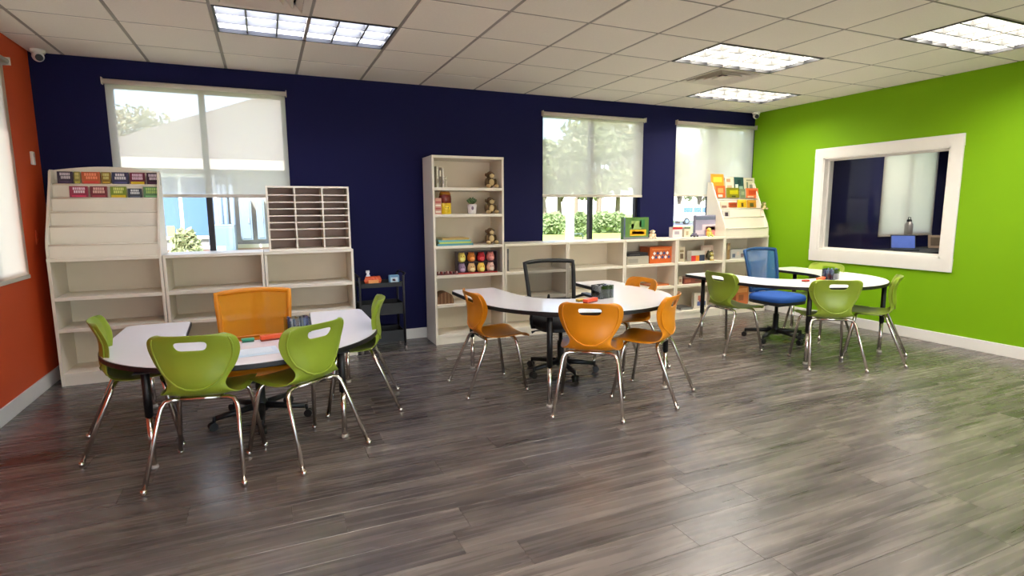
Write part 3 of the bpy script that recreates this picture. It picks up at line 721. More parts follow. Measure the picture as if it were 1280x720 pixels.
MB().lathe([(.028, 0), (.03, .01), (.03, .09), (.014, .12), (.012, .135)], 14).build('body', cmat((236, 236, 240)), t)
bx(-.02, .016, -.008, .008, .135, .16).build('trigger_head', cmat((240, 240, 244)), t, bevel=.003)
t = thing('snack_bag', 'crumpled orange bag on top of the black cart', 'bag', (.945, 5.575, .665), .1)
q = MB(); nu, nv = 10, 8
for sgn in (-1, 1):
    q.add([((-.5+k/nu)*.16*(1-.08*math.sin(j)), sgn*.022*math.sin(PI*k/nu)*math.sin(PI*(j+.4)/nv)-.002*sgn+.006*noise.noise((k*.9, j*.9, sgn*3)), .10*j/nv+.004*noise.noise((k*.6, j*.4, 2))+.004) for j in range(nv+1) for k in range(nu+1)],
          [(j*(nu+1)+k, j*(nu+1)+k+1, (j+1)*(nu+1)+k+1, (j+1)*(nu+1)+k) for j in range(nv) for k in range(nu)])
q.build('bag_body', cmat((214, 88, 42)), t); bx(-.05, .05, -.026, -.024, .03, .07).build('label_print', cmat((240, 160, 90)), t)
cover('small_box', 'small light blue box at the right end of the black cart', 'box', (1.155, 5.56, .665), (.10, .05, .105), (96, 142, 176), [(.15, .85, .3, .8, (190, 210, 220)), (.3, .6, .45, .65, (196, 80, 70))], 0, 0, None, False)
t = thing('folder_stack', 'yellow folder on the low tray of the black cart', 'folder', (1.03, 5.64, .385)); bx(-.17, .17, -.11, .11, 0, .02).build('body', cmat((214, 196, 60)), t); bx(-.17, .1, -.115, .10, .02, .03).build('top_folder', cmat((226, 206, 74)), t)

# ------------------------------------------------------------------ toys and books on the tall bookcase
def plush(label, x, y, z, rz=0, s=1.0, fur=(92, 70, 44), face=(206, 180, 130), group='brown plush monkeys on the tall bookcase', cat='plush toy', name='plush_toy'):
    t = thing(name, label, cat, (x, y, z), rz, group); m, f2 = mat('fur %d %d %d' % fur, fur, .95, bump=.8, bscale=160, var=.2, scale=60), mat('plush face %d %d %d' % face, face, .9, bump=.4)
    MB().ell((0, .0, .062*s), (.052*s, .046*s, .062*s)).ell((.05*s, -.02*s, .06*s), (.02*s, .024*s, .042*s)).ell((-.055*s, -.02*s, .06*s), (.02*s, .024*s, .045*s)).build('body', m, t)
    MB().ell((0, -.008*s, .135*s), (.044*s, .042*s, .042*s)).ell((.046*s, 0, .14*s), (.016*s, .01*s, .018*s)).ell((-.046*s, 0, .14*s), (.016*s, .01*s, .018*s)).build('head', m, t)
    MB().ell((0, -.042*s, .128*s), (.028*s, .018*s, .024*s)).build('muzzle', f2, t)
    MB().ell((0, -.036*s, .06*s), (.032*s, .016*s, .036*s)).build('belly', f2, t)
    for q in (-1, 1):
        MB().ell((q*.05*s, -.055*s, .02*s), (.024*s, .034*s, .02*s)).build('foot', f2, t)
        MB().ell((q*.014*s, -.047*s, .148*s), .0055*s, 8, 6).build('eye', M_black, t)
    return t
ys = 5.66
for v, z, nm in ((232, 1.645, 'top'), (266, 1.372, 'second'), (303, 1.045, 'third')):
    p = at(612.5, v, y=ys); plush('brown plush monkey on the %s shelf of the tall bookcase' % nm, p.x, ys, z+.0003, .15, 1.0)
for k, (u, w, h, rgb) in enumerate(((545, .022, .215, (196, 186, 160)), (548.5, .026, .20, (104, 88, 66)), (552, .016, .19, (206, 200, 184)))):
    p = at(u, 225, y=5.62)
    cover('book', ('tan', 'brown', 'cream')[k]+' upright book at the left of the tall bookcase top shelf', 'book', (p.x+.012, 5.60, 1.6455), (w, .15, h), rgb, [(.2, .8, .55, .85, (230, 220, 196)), (.3, .7, .2, .4, (90, 80, 60))], 0, 0, 'upright books on the tall bookcase')
t = thing('figurine', 'tiny white figurine on the top shelf of the tall bookcase', 'figurine', (at(557.5, 225, y=5.64).x, 5.66, 1.6453))
MB().lathe([(.022, 0), (.024, .006), (.012, .02), (.016, .06), (.01, .078)], 12).build('body', cmat((226, 216, 196)), t); MB().ell((0, 0, .095), (.017, .016, .02)).ell((.014, 0, .112), .006, 8, 6).ell((-.014, 0, .112), .006, 8, 6).build('head', cmat((232, 222, 204)), t)
p = at(557, 250, y=5.63)
t = thing('snack_tub', 'yellow tub with a brown lid and bear face on the second shelf', 'tub', (p.x, 5.65, 1.3723))
MB().lathe([(.058, 0), (.062, .01), (.062, .11), (.058, .115)], 20).build('tub_body', cmat((226, 190, 24)), t)
MB().lathe([(.060, .115), (.064, .12), (.066, .16), (.062, .19), (.05, .20)], 20).build('wrapper', cmat((118, 40, 28)), t)
MB().ell((-.035, 0, .215), (.022, .016, .02)).ell((.035, 0, .215), (.022, .016, .02)).ell((0, 0, .205), (.062, .05, .03)).build('bear_lid', cmat((176, 116, 30)), t)
MB().ell((0, -.058, .06), (.028, .01, .026)).build('face_patch', cmat((246, 214, 60)), t)
for q in (-1, 1): MB().ell((q*.012, -.067, .068), (.0045, .003, .006), 8, 6).build('eye', M_black, t)
p = at(547, 256, y=5.62); cover('card_box', 'red and cream box beside the yellow tub on the second shelf', 'box', (p.x, 5.60, 1.3723), (.07, .12, .165), (196, 132, 110), [(.1, .9, .1+.2*k, .2+.2*k, ((232, 214, 190), (170, 60, 50))[k % 2]) for k in range(4)], 0, 0, None, False)
p = at(590.5, 260, y=5.66); t = thing('potted_plant', 'small green succulent in a white cup on the tall bookcase', 'plant', (p.x, 5.67, 1.3723))
MB().lathe([(.038, 0), (.044, .01), (.052, .10), (.050, .10), (.046, .09)], 18).build('pot', cmat((234, 228, 226)), t)
for k in range(26):
    a = k*2.4; r0 = .04*math.sqrt((k+.5)/26); tilt = .2+r0*16
    c = Vector((r0*math.cos(a), r0*math.sin(a), .125+.03*(1-r0/.04))); MB().ell(c, (.010, .014, .030), 8, 6, Matrix.Rotation(a, 3, 'Z')@Matrix.Rotation(tilt, 3, 'Y')).build('leaf', cmat(((74, 104, 62), (96, 124, 80))[k % 2]), t)
MB().ell((-.012, -.052, .06), (.014, .006, .02), 10, 7).build('printed_motif', cmat((130, 110, 130)), t)
xs = at(543, 303, y=5.62).x
zz = 1.0453
for k, (u0, u1, th, rgb, nm) in enumerate(((544, 590, .022, (76, 152, 160), 'teal'), (546, 588, .018, (186, 206, 84), 'lime'), (545, 587, .018, (84, 168, 176), 'turquoise'), (550, 585, .02, (188, 152, 66), 'mustard'))):
    xa, xb = at(u0, 303, y=5.62).x+.015, at(u1, 303, y=5.62).x
    t = thing('workbook', '%s workbook in the flat stack on the tall bookcase third shelf' % nm, 'book', ((xa+xb)/2, 5.70, zz), 0, 'stacked workbooks'); w = (xb-xa)/2
    bx(-w, w, -.12, .12, 0, .003).build('back_cover', cmat(rgb), t); bx(-w, w, -.12, .12, th-.003, th).build('cover', cmat(rgb), t)
    bx(-w, w, -.12, -.117, .003, th-.003).build('spine', cmat(rgb), t); bx(-w+.003, w-.003, -.117, .117, .003, th-.003).build('pages', cmat((222, 224, 196)), t); zz += th+.0002
# boxed set of eight little round plushes: the box, and each plush in it
xa, xb = at(572, 330, y=5.60).x, at(621.5, 330, y=5.60).x; zb, zt = .7385, .975
t = thing('display_box', 'open dark box of eight round plush toys on the fourth shelf', 'box', ((xa+xb)/2, 5.60, zb)); w = (xb-xa)/2; hh = zt-zb
M_pb = cmat((58, 38, 46))
bx(-w, w, .085, .09, 0, hh).build('back', M_pb, t); bx(-w, w, 0, .085, 0, .006).build('bottom', M_pb, t); bx(-w, w, 0, .085, hh-.006, hh).build('top', M_pb, t)
for s in (-1, 1): bx(min(s*w, s*(w-.005)), max(s*w, s*(w-.005)), 0, .085, .006, hh-.006).build('side', M_pb, t)
bx(-w+.005, w-.005, .03, .085, hh/2-.003, hh/2+.003).build('divider', M_pb, t)
bx(-w, w, -.003, 0, 0, .014).build('front_lip', cmat((176, 44, 40)), t)
PL8 = [('yellow', (226, 198, 96)), ('rainbow orange', (206, 120, 44)), ('red', (196, 44, 52)), ('salmon pink', (222, 130, 120)), ('lilac', (158, 132, 160)), ('peach', (226, 182, 124)), ('golden', (238, 196, 84)), ('cream and pink', (232, 186, 168))]
for k, (nm, rgb) in enumerate(PL8):
    px = (xa+xb)/2+(-.75+.5*(k % 4))*w*.98; pz = zb+(hh/2+.0035 if k < 4 else .0065); hr = (hh/2-.014)/2
    t = thing('round_plush', '%s round plush in the boxed set on the tall bookcase' % nm, 'plush toy', (px, 5.648, pz), 0, 'round plush toys in the box')
    mm = mat('plush '+nm, rgb, .95, bump=.6, bscale=220, var=.08)
    MB().lathe([(.001, 0), (.032, .006), (.044, .03), (.043, .06), (.032, 2*hr-.014), (.015, 2*hr-.003), (.001, 2*hr)], 16).build('body', mm, t)
    MB().ell((0, -.036, .034), (.026, .012, .024), 12, 8).build('belly', cmat(tuple(min(255, x+40) for x in rgb)), t)
    for q in (-1, 1):
        MB().ell((q*.014, -.038, .066), .0045, 8, 6).build('eye', M_black, t); MB().ell((q*.024, 0, 2*hr-.010), (.010, .008, .012), 8, 6).build('ear', mm, t)
xa, xb = at(547, 340, y=5.60).x, at(573, 340, y=5.60).x
t = thing('toy_tray', 'low tray of small red and white trinkets on the fourth shelf', 'tray', ((xa+xb)/2, 5.63, .7385)); w = (xb-xa)/2
bx(-w, w, -.04, .04, 0, .012).build('tray_body', cmat((110, 50, 44)), t, bevel=.002)
for k in range(14): MB().ell((-w+.014+(2*w-.028)*(k % 7)/6, -.02+.036*(k//7), .022), (.011, .011, .013), 8, 6).build('trinket', cmat(((206, 186, 176), (140, 40, 44), (90, 60, 60))[k % 3]), t)
xa, xb = at(545.5, 372, y=5.60).x+.01, at(568, 372, y=5.60).x
t = thing('storage_basket', 'dome topped brown basket on the fifth shelf of the tall bookcase', 'basket', ((xa+xb)/2, 5.62, .4275)); w = (xb-xa)/2
P = [(-w, 0), (w, 0), (w, .03)]+[(w*math.cos(a), .03+.095*math.sin(a)) for a in [PI*k/14 for k in range(1, 14)]]+[(-w, .03)]
MB().prism(P, 0, .16, 'y').build('body', mat('woven brown', (112, 78, 50), .8, var=.4, scale=70, bump=.6), t)
for k in range(5): 
    xx = -w+.016+(2*w-.032)*k/4; hz = .03+.095*math.sqrt(max(0, 1-(xx/w)**2)); bx(xx-.005, xx+.005, -.004, 0, .004, hz-.004).build('rib', cmat((148, 108, 70)), t)

# ------------------------------------------------------------------ things on and in the low bookcases on the right
def px_box(name, label, cat, u0, u1, vt, zb, y, d, rgb, marks, tilt=0, pages=False, group=None):
    a, b = at(u0, vt, y=y), at(u1, vt, y=y)
    return cover(name, label, cat, ((a.x+b.x)/2, y, zb), (b.x-a.x, d, max(.02, a.z-zb)), rgb, marks, tilt, 0, group, pages)
ZT, Z1, Z2, Z3 = 1.0455, .7355, .4455, .1055
px_box('game_box', 'green jungle board game box standing on the low bookcase', 'game box', 780, 811, 272, ZT, 5.66, .06, (92, 128, 66),
       [(.0, 1, 0, .10, (120, 124, 130)), (.0, .06, .1, 1, (96, 104, 130)), (.3, .7, .46, .84, (150, 176, 104)), (.2, .4, .5, .7, (120, 158, 80)), (.62, .84, .55, .9, (60, 120, 72)), (.25, .9, .16, .44, (226, 172, 40)), (.33, .82, .22, .36, (206, 112, 30))])
p = at(816, 297, y=5.68); plush('small tan plush dog beside the green game box', p.x, 5.69, ZT, -.3, .62, (206, 178, 140), (232, 214, 188), None)
for k, (u0, u1, vt, rgb, nm, mk) in enumerate(((841, 853, 284, (220, 206, 204), 'white tin with a red rim on the low bookcase, right window', [(0, 1, .8, 1, (190, 40, 50)), (.2, .7, .3, .6, (160, 150, 160))]),
        (855.5, 863, 284, (206, 196, 176), 'cream box with a dark lid on the low bookcase, right window', [(0, 1, .86, 1, (70, 84, 78)), (.3, .7, .2, .6, (168, 150, 120))]))):
    px_box('small_box', nm, 'box', u0, u1, vt, ZT, 5.70, .07, rgb, mk)
px_box('puzzle_box', 'grey and pink puzzle box standing under the right window', 'puzzle box', 870, 898, 269, ZT, 5.76, .05, (150, 146, 166),
       [(.0, 1, .78, .94, (104, 112, 132)), (.3, .98, .3, .56, (212, 190, 196)), (.45, 1, .04, .46, (196, 120, 120)), (.0, .4, .1, .3, (190, 180, 190))])
p = at(866.5, 293, y=5.70); t = thing('toy_car', 'small dark toy car on the low bookcase under the right window', 'toy car', (p.x+.02, 5.70, ZT), .2)
MB().prism([(-.055, .012), (.055, .012), (.055, .03), (.03, .034), (.016, .052), (-.026, .052), (-.04, .034), (-.055, .03)], -.024, .024, 'y').build('body', cmat((96, 88, 110)), t, bevel=.003)
for a in (-.033, .033):
    for q in (-1, 1): MB().tube([(a, q*.026-.004, .012), (a, q*.026+.004, .012)], .012, 10).build('wheel', M_black, t)
p = at(885, 296, y=5.69); plush('small yellow and orange plush in front of the puzzle box', p.x, 5.68, ZT, 0, .66, (222, 176, 84), (196, 206, 110), None)
px_box('storage_box', 'orange box with white and navy chevrons in the low bookcase', 'box', 812.5, 840, 309, Z1, 5.64, .2, (206, 98, 40),
       [(.1, .9, .80, .88, (224, 130, 70))])
_o = [o for o in C.objects if o.name == 'storage_box'][0]
for k in range(11):
    MB().obox((-.125+.05*(k if k < 6 else k-5.5), -.0012, .075 if k < 6 else .125), (.034, .0014, .034), Matrix.Rotation(PI/4, 3, 'Y')).build('diamond_print', cmat(((236, 232, 232), (70, 78, 130))[k % 2]), _o)
px_box('flat_box', 'flat light grey box left of the orange chevron box', 'box', 784, 811, 321, Z1, 5.62, .22, (176, 168, 152), [(.05, .5, .2, .7, (150, 144, 132))])
zt = at(784, 321, y=5.62).z
t = px_box('flat_box', 'flat black box on top of the light grey box', 'box', 784.5, 810, 316.5, zt+.0005, 5.63, .2, (44, 42, 46), [(.1, .6, .3, .6, (84, 80, 80))])
px_box('storybook', 'cream storybook leaning in the owl shelf, left side', 'book', 849, 857, 309, Z1, 5.66, .02, (206, 192, 166), [(.25, .75, .2, .55, (110, 88, 66)), (.2, .8, .65, .8, (150, 130, 96))], 4, True)
px_box('storybook', 'pink and cream picture book behind the owl toy', 'book', 877, 897.5, 307, Z1, 5.74, .02, (222, 196, 178), [(.1, .6, .6, .85, (236, 220, 204)), (.8, .95, .1, .9, (214, 140, 120))], 4, True)
px_box('block_box', 'red, orange and blue striped box beside the owl toy', 'box', 864.5, 881, 314, Z1, 5.65, .08, (226, 220, 212), [(0, .33, 0, .55, (214, 50, 66)), (.33, .6, 0, .55, (232, 140, 40)), (.6, 1, 0, .6, (54, 60, 92))])
p = at(888, 320, y=5.65); t = thing('owl_toy', 'round black and yellow owl toy in the low bookcase', 'toy', (p.x, 5.66, Z1))
MB().ell((0, 0, .062), (.058, .045, .062)).build('body', cmat((60, 58, 28)), t)
MB().ell((0, -.032, .082), (.034, .018, .030)).build('face_disc', cmat((172, 160, 60)), t); MB().ell((0, -.036, .036), (.03, .014, .026)).build('belly', cmat((206, 198, 150)), t)
for q in (-1, 1):
    MB().ell((q*.014, -.049, .09), (.008, .005, .008), 8, 6).build('eye', cmat((244, 240, 226)), t); MB().lathe([(.014, 0), (.001, .026)], 8, (q*.032, 0, .112)).build('ear_tuft', cmat((60, 58, 28)), t)
    MB().ell((q*.02, -.04, .006), (.014, .02, .007), 8, 6).build('foot', cmat((214, 180, 60)), t)
t = px_box('flat_box', 'slim dark box lying in the middle shelf below the owl toy', 'box', 873, 897, 341, Z2+.10, 5.70, .16, (206, 190, 168), [(.1, .9, .3, .7, (150, 120, 96))])
t.location.z = Z2+.062; 
px_box('craft_box', 'flat red and brown craft box below the owl toy', 'box', 854.5, 890, 348.2, Z2, 5.64, .2, (122, 62, 54), [(.05, .25, .2, .8, (160, 90, 70)), (.4, .8, .3, .7, (92, 60, 56))])
px_box('small_box', 'little cream box at the left of the craft box', 'box', 848.2, 853, 346, Z2, 5.63, .06, (196, 184, 160), [(.2, .8, .3, .7, (150, 110, 90))])
px_box('puzzle_box', 'white puzzle box with a bright picture on the bottom shelf', 'puzzle box', 868, 884, 366, Z3, 5.66, .05, (216, 206, 192), [(.3, .8, .5, .8, (206, 122, 96)), (.25, .9, .15, .42, (84, 96, 150)), (.4, .7, .36, .5, (190, 60, 60))])
px_box('flat_box', 'flat grey board on the bottom shelf left of the puzzle box', 'box', 851, 866, 385, Z3, 5.63, .2, (110, 110, 108), [(.2, .8, .3, .7, (140, 138, 132))])
px_box('paper_bin', 'orange folder box low behind the pale green chair', 'box', 921, 936, 357, Z3, 5.64, .16, (196, 110, 62), [(.1, .9, .62, .84, (222, 150, 96)), (.2, .6, .2, .5, (150, 84, 50))])
px_box('storybook', 'upright brown book at the left end of the corner shelf', 'book', 909.5, 913, 304, Z1, 5.64, .16, (156, 120, 82), [(.2, .8, .6, .85, (200, 170, 120))], 0, True)
px_box('game_box', 'white and grey patterned game box in the corner shelf', 'game box', 914, 957, 312, Z1, 5.66, .1, (196, 190, 190), [(.04+.12*k, .12+.12*k, .15+.2*(k % 2), .55+.2*(k % 2), ((96, 104, 130), (214, 196, 190), (120, 100, 110))[k % 3]) for k in range(8)])
px_box('flat_box', 'flat orange box behind the far orange chair in the low bookcase', 'box', 812, 836, 366, Z2, 5.64, .2, (196, 110, 60), [(.1, .9, .3, .7, (214, 140, 90))])
px_box('storybook', 'narrow dark book at the left end beside the tall bookcase', 'book', 633.8, 636, 311, Z1, 5.66, .16, (92, 88, 84), [(.2, .8, .5, .8, (130, 126, 120))], 0, True)
# picture books in the right rack (rows stand behind the tier boards)
yq = YF2+.005
def rbook(u0, u1, vt, vb, y, rgb, label, marks): 
    a, b, c = at(u0, vt, y=y), at(u1, vt, y=y), at((u0+u1)/2, vb, y=y)
    cover('picture_book', label, 'book', ((a.x+b.x)/2, y, c.z), (b.x-a.x-.004, .012, a.z-c.z), rgb, marks, 7, 0, 'picture books in the right rack')
y1_, y2_, y3_ = yq+.29, yq+.225, yq+.16
rbook(891, 907, 217, 244, y1_, (232, 148, 46), 'tall orange book at the top left of the right rack', [(.15, .85, .62, .86, (240, 196, 70)), (.4, .9, .12, .34, (214, 96, 50))])
rbook(908, 919, 221, 242, y1_, (226, 212, 190), 'cream book with small marks in the top tier of the right rack', [(.15, .6, .7, .9, (196, 150, 120)), (.2, .75, .35, .5, (206, 170, 140))])
rbook(919.5, 931.5, 221, 244, y1_, (44, 78, 80), 'dark teal book in the top tier of the right rack', [(.1, .4, .25, .6, (210, 216, 206)), (.5, .9, .2, .5, (150, 176, 160)), (.35, .7, .6, .85, (28, 52, 58))])
rbook(932, 945, 222, 243, y1_, (214, 204, 180), 'beige book with grey drawing in the top tier of the right rack', [(.2, .35, .2, .75, (120, 128, 110)), (.5, .8, .3, .6, (130, 130, 112)), (.2, .8, .82, .9, (150, 140, 120))])
rbook(896, 907.5, 232, 247, y2_, (220, 92, 42), 'red orange book in the second tier of the right rack', [(.2, .8, .4, .8, (240, 150, 90)), (.2, .7, .05, .25, (236, 216, 190))])
rbook(909, 925, 234.5, 247, y2_, (128, 122, 28), 'olive and yellow book in the second tier of the right rack', [(.25, .9, .35, .75, (196, 182, 30)), (.4, .7, .05, .2, (60, 62, 34))])
rbook(926, 932.5, 236, 247, y2_, (120, 132, 98), 'narrow sage book in the second tier of the right rack', [(.2, .8, .3, .7, (160, 168, 130))])
rbook(933.5, 949, 235, 247.5, y2_, (226, 112, 62), 'coral book in the second tier of the right rack', [(.2, .85, .3, .8, (206, 70, 40)), (.1, .6, .05, .2, (240, 190, 160))])
rbook(902, 911, 252, 264, y3_, (216, 198, 172), 'cream and grey book in the third tier of the right rack', [(.1, .8, .3, .6, (150, 110, 96))])
rbook(911.5, 922, 253, 259, y3_, (176, 72, 34), 'flat rust book in the third tier of the right rack', [(.1, .9, .3, .7, (150, 56, 30))])
rbook(922.5, 934, 249.5, 259.5, y3_, (222, 176, 32), 'bright yellow book in the third tier of the right rack', [(.4, .65, .1, .6, (96, 70, 30)), (.15, .85, .75, .9, (240, 206, 80))])
rbook(934.5, 946, 250, 259.5, y3_, (196, 132, 36), 'amber book in the third tier of the right rack', [(.3, .7, .1, .6, (84, 76, 40)), (.15, .85, .75, .9, (222, 160, 60))])
y4_ = yq+.105
rbook(904, 913, 263, 271, y4_, (196, 186, 178), 'small grey card with a dark shape low in the right rack', [(.3, .75, .1, .7, (60, 46, 60))])
p = at(951.5, 258, y=yq+.15); t = plush('small green and orange plush hanging at the right rack corner', p.x+.015, yq+.125, at(951, 262, y=yq+.125).z, -.2, .62, (112, 120, 62), (222, 196, 150), None)

# ------------------------------------------------------------------ cameras, switch plates
def seccam(label, x, y, dx):
    t = thing('security_camera', label, 'camera', (x, y, H-.0005), 0, 'ceiling security cameras')
    MB().lathe([(.052, 0), (.052, -.02), (.045, -.03)], 20).build('mount_base', M_white, t)
    b = MB().ell((0, 0, -.052), .042, 18, 12).build('ball_housing', M_white, t)
    d = Vector((dx, -.75, -.35)).normalized(); MB().tube([Vector((0,0,-.052))+d*.026, Vector((0,0,-.052))+d*.044], .026, 16).build('lens', M_black, b)
seccam('white dome camera in the ceiling corner above the orange wall', -1.60, 5.88, .35)
seccam('white dome camera in the ceiling corner above the green wall', 6.27, 5.88, -.45)
t = thing('wall_sensor', 'small white wall sensor high on the orange wall near the corner', 'sensor', (XL+.0005, 5.79, 1.80)); bx(0, .022, -.022, .022, 0, .105).build('body', M_white, t, bevel=.004); bx(.022, .025, -.012, .012, .06, .09).build('lens_window', cmat((190, 170, 160)), t)
t = thing('outlet_plate', 'orange painted outlet plate low on the orange wall behind the rack', 'outlet', (XL+.0005, 5.70, 1.16)); bx(0, .008, -.035, .035, 0, .115).build('plate', M_orange, t, bevel=.003)
for z in (.035, .08): bx(.008, .010, -.016, .016, z-.013, z+.013).build('socket', M_orange, t)

# ------------------------------------------------------------------ outdoors
M_grass = mat('lawn', (136, 158, 66), .9, var=.3, scale=1.5); M_conc = mat('concrete walk', (206, 200, 190), .8, var=.06, scale=2); M_asph = mat('asphalt', (130, 130, 134), .9)
GZ = -.15
struct(bx(-60, 90, D+.3, 130, GZ-.1, GZ).build('ground', M_grass))
struct(bx(-30, 30, -40, YB-.2, GZ-.1, GZ).build('pavement', M_conc))
struct(bx(-8, 14, D+WT+.02, 9.2, GZ, GZ+.01).build('pavement', M_conc))
struct(bx(-60, 90, 40, 50, GZ, GZ+.012).build('road', M_asph))
# neighbour wing with hip roof
M_wall = mat('pale stucco', (116, 114, 112), .85, bump=.3, bscale=60); M_brick = mat('pinkish brick sill', (176, 140, 136), .85); M_roof = mat('tan shingle', (112, 101, 93), .9, var=.15, scale=8, bump=.5, bscale=30)
M_util = mat('light grey utility enamel', (96, 112, 130), .5); M_bglass = mat('blue reflecting glass', (74, 100, 138), .25, spec=.3)
BX0, BX1, BY, BE = -2.75, 4.2, 12.0, 2.35
t = thing('neighbour_building', 'pale building with a tan hip roof outside the left window', 'building', (BX0, BY, GZ))
bw = BX1-BX0
bx(0, bw, 0, 6, 0, BE-GZ).build('wall', M_wall, t)
bx(-.02, bw+.02, -.04, 0, .0, .86).build('brick_base', M_brick, t)
bx(-.02, bw+.02, -.07, 0, .86, .93).build('brick_ledge', mat('ledge', (206, 190, 186), .8), t)
e = .38; zE = BE-GZ-.02; rx, ry = 3.3, 3.3+e*.1
q = MB(); A = [(-e, -e, zE), (bw+e, -e, zE), (bw+e, 6+e, zE), (-e, 6+e, zE), (3.0, 3.0, zE+1.85), (bw-3.0, 3.0, zE+1.85)]
q.add(A+[(a, b, c-.05) for a, b, c in A[:4]], [(0,1,5,4), (1,2,5), (2,3,4,5), (3,0,4), (9,8,7,6), (0,6,7,1), (1,7,8,2), (2,8,9,3), (3,9,6,0)]).build('roof', M_roof, t)
bx(-e, bw+e, -e-.03, -e, zE-.16, zE+.02).build('fascia', mat('fascia', (200, 186, 170), .6), t)
for (a, b) in ((.75, 1.95),):
    w_ = bx(a, b, -.05, .0, 1.05, 2.25).build('window', mat('white window frame', (230, 232, 236), .5), t)
    for k in range(2):
        x0_ = a+.06+k*(b-a-.06)/2; bx(x0_, x0_+(b-a-.18)/2, -.06, -.05, 1.12, 2.18).build('pane', M_bglass, w_)
    bx(a+.35, a+.47, -.075, -.05, 1.12, 1.30).build('sticker', cmat((232, 220, 90)), w_)
def util(label, u0, u1, vt, vb, d, y=11.7, name='utility_cabinet'):
    a, b = at(u0, vt, y=y), at(u1, vb, y=y); t = thing(name, label, 'electrical box', ((a.x+b.x)/2, y, b.z), 0, 'grey electrical boxes outside'); w = (b.x-a.x)/2; h = a.z-b.z
    bx(-w, w, 0, d, 0, h).build('cabinet', M_util, t, bevel=.01); bx(-w+.03, w-.03, -.012, 0, .03, h-.03).build('door', M_util, t, bevel=.004)
    bx(w*.35, w*.6, -.03, -.012, h*.42, h*.55).build('latch', cmat((110, 120, 130)), t)
    return t
a = at(262, 314, y=11.2)
t = thing('transformer_cabinet', 'pale grey ground transformer cabinet outside the left window', 'electrical box', (at(278, 300, y=11.2).x, 11.2, GZ)); w = (at(294, 300, y=11.2).x-at(261, 300, y=11.2).x)/2; h = at(278, 281, y=11.2).z-GZ
bx(-w, w, 0, .6, 0, h).build('cabinet', M_util, t, bevel=.012); bx(-w+.03, w-.03, -.012, 0, .05, h-.05).build('door', M_util, t, bevel=.004); bx(-.1, .05, -.016, -.012, h*.6, h*.72).build('sticker', cmat((130, 190, 206)), t)
util('tall grey electric panel on the neighbour wall', 298, 317, 250, 300, .28)
util('narrow grey meter panel at the right of the neighbour wall', 319, 333, 248, 299, .26)
for k, u in enumerate((277, 283.5, 292)):
    xx = at(u, 280, y=11.86).x; tag(MB().tube([(xx, 11.86, GZ), (xx, 11.86, 2.2)], .045, 10).build('conduit_pipe', M_util), ('left', 'middle', 'right')[k]+' of three grey conduit pipes on the neighbour wall', 'pipe', 'conduit pipes on the neighbour wall')

M_leafs = [mat('leaf tone %d' % k, c, .7, var=.25, scale=3, transl=.35) for k, c in enumerate(((152, 156, 116), (166, 166, 130), (132, 146, 100), (168, 160, 128)))]
M_bark = mat('bark', (112, 98, 84), .9, var=.3, bump=.6, bscale=20)
def leaves(name, blobs, n, sz, m, parent, seed):
    r = random.Random(seed); vs = []; fs = []
    tot = sum(b[1]**2 for b in blobs)
    for c, R, fl_ in blobs:
        for _ in range(int(n*R*R/tot)):
            d = Vector((r.gauss(0,1), r.gauss(0,1), r.gauss(0,1))).normalized(); q = R*(r.random()**.33); p = Vector(c)+Vector((d.x*q, d.y*q, d.z*q*fl_))
            a = Vector((r.gauss(0,1), r.gauss(0,1), r.gauss(0,1))).normalized(); b = a.orthogonal().normalized(); b.rotate(Matrix.Rotation(r.uniform(0, 6.3), 3, a)); s = sz*r.uniform(.6, 1.3); k = len(vs)
            vs += [p-a*s, p+b*s*.55, p+a*s, p-b*s*.55]; fs.append((k, k+1, k+2, k+3))
    o = MB().add(vs, fs).build(name, m, parent, fix=False); o['kind'] = 'stuff'; return o
def tree(label, x, y, trunk_h, height, R, seed, m, n=2600, sz=.28, cat='tree', group='trees outside the windows'):
    r = random.Random(seed); t = thing('tree', label, cat, (x, y, GZ), 0, group)
    MB().tube([(0, 0, 0), (r.uniform(-.2, .2), 0, trunk_h*.5), (r.uniform(-.3, .3), 0, trunk_h), (0, 0, height*.8)], [.24, .19, .16, .05], 9).build('trunk', M_bark, t)
    bl = []
    for k in range(9):
        a = r.uniform(0, 6.28); d = R*r.uniform(.15, .72); zc = r.uniform(trunk_h+.2*R, height-.4*R)
        c = (d*math.cos(a), d*math.sin(a), zc); bl.append((c, R*r.uniform(.36, .56), .8))
        MB().tube([(0, 0, trunk_h*r.uniform(.8, 1.0)), (c[0]*.5, c[1]*.5, (trunk_h+zc)/2), c], [.09, .06, .02], 6).build('branch', M_bark, t)
    leaves('foliage', bl, n, sz, m, t, seed+1); return t
def P(u, v, y): return at(u, v, y=y)
p = P(192, 165, 24); tree('broad tree behind the neighbour roof in the left window', p.x+.2, 24, 2.6, 5.7, 2.1, 11, M_leafs[3], 3000, .11)
p = P(345, 120, 27); tree('tree top behind the neighbour roof at the right of the left window', p.x, 27, 3.5, 6.4, 1.7, 12, M_leafs[3], 1500, .11)
TR = [(680, 34, 3.6, 6.6, 2.3, 0), (702, 38, 3.6, 7.2, 2.3, 1), (722, 34, 3.8, 7.2, 2.2, 1), (748, 33, 3.6, 8.0, 2.4, 0), (772, 36, 3.8, 8.4, 2.5, 1), (796, 33, 3.4, 8.6, 2.5, 3), (848, 46, 3.6, 8.2, 3.0, 1), (875, 50, 3.6, 6.6, 2.6, 2), (903, 44, 4.0, 10.5, 3.2, 1), (934, 46, 4.0, 11.5, 3.6, 1)]
ORD = ['at the far left edge of the middle window', 'second from the left in the middle window', 'left of the mullion in the middle window', 'right of the mullion in the middle window', 'second from the right in the middle window', 'at the right edge of the middle window',
       'at the left of the right window', 'low and dark in the right window', 'behind the mullion of the right window', 'at the right of the right window']
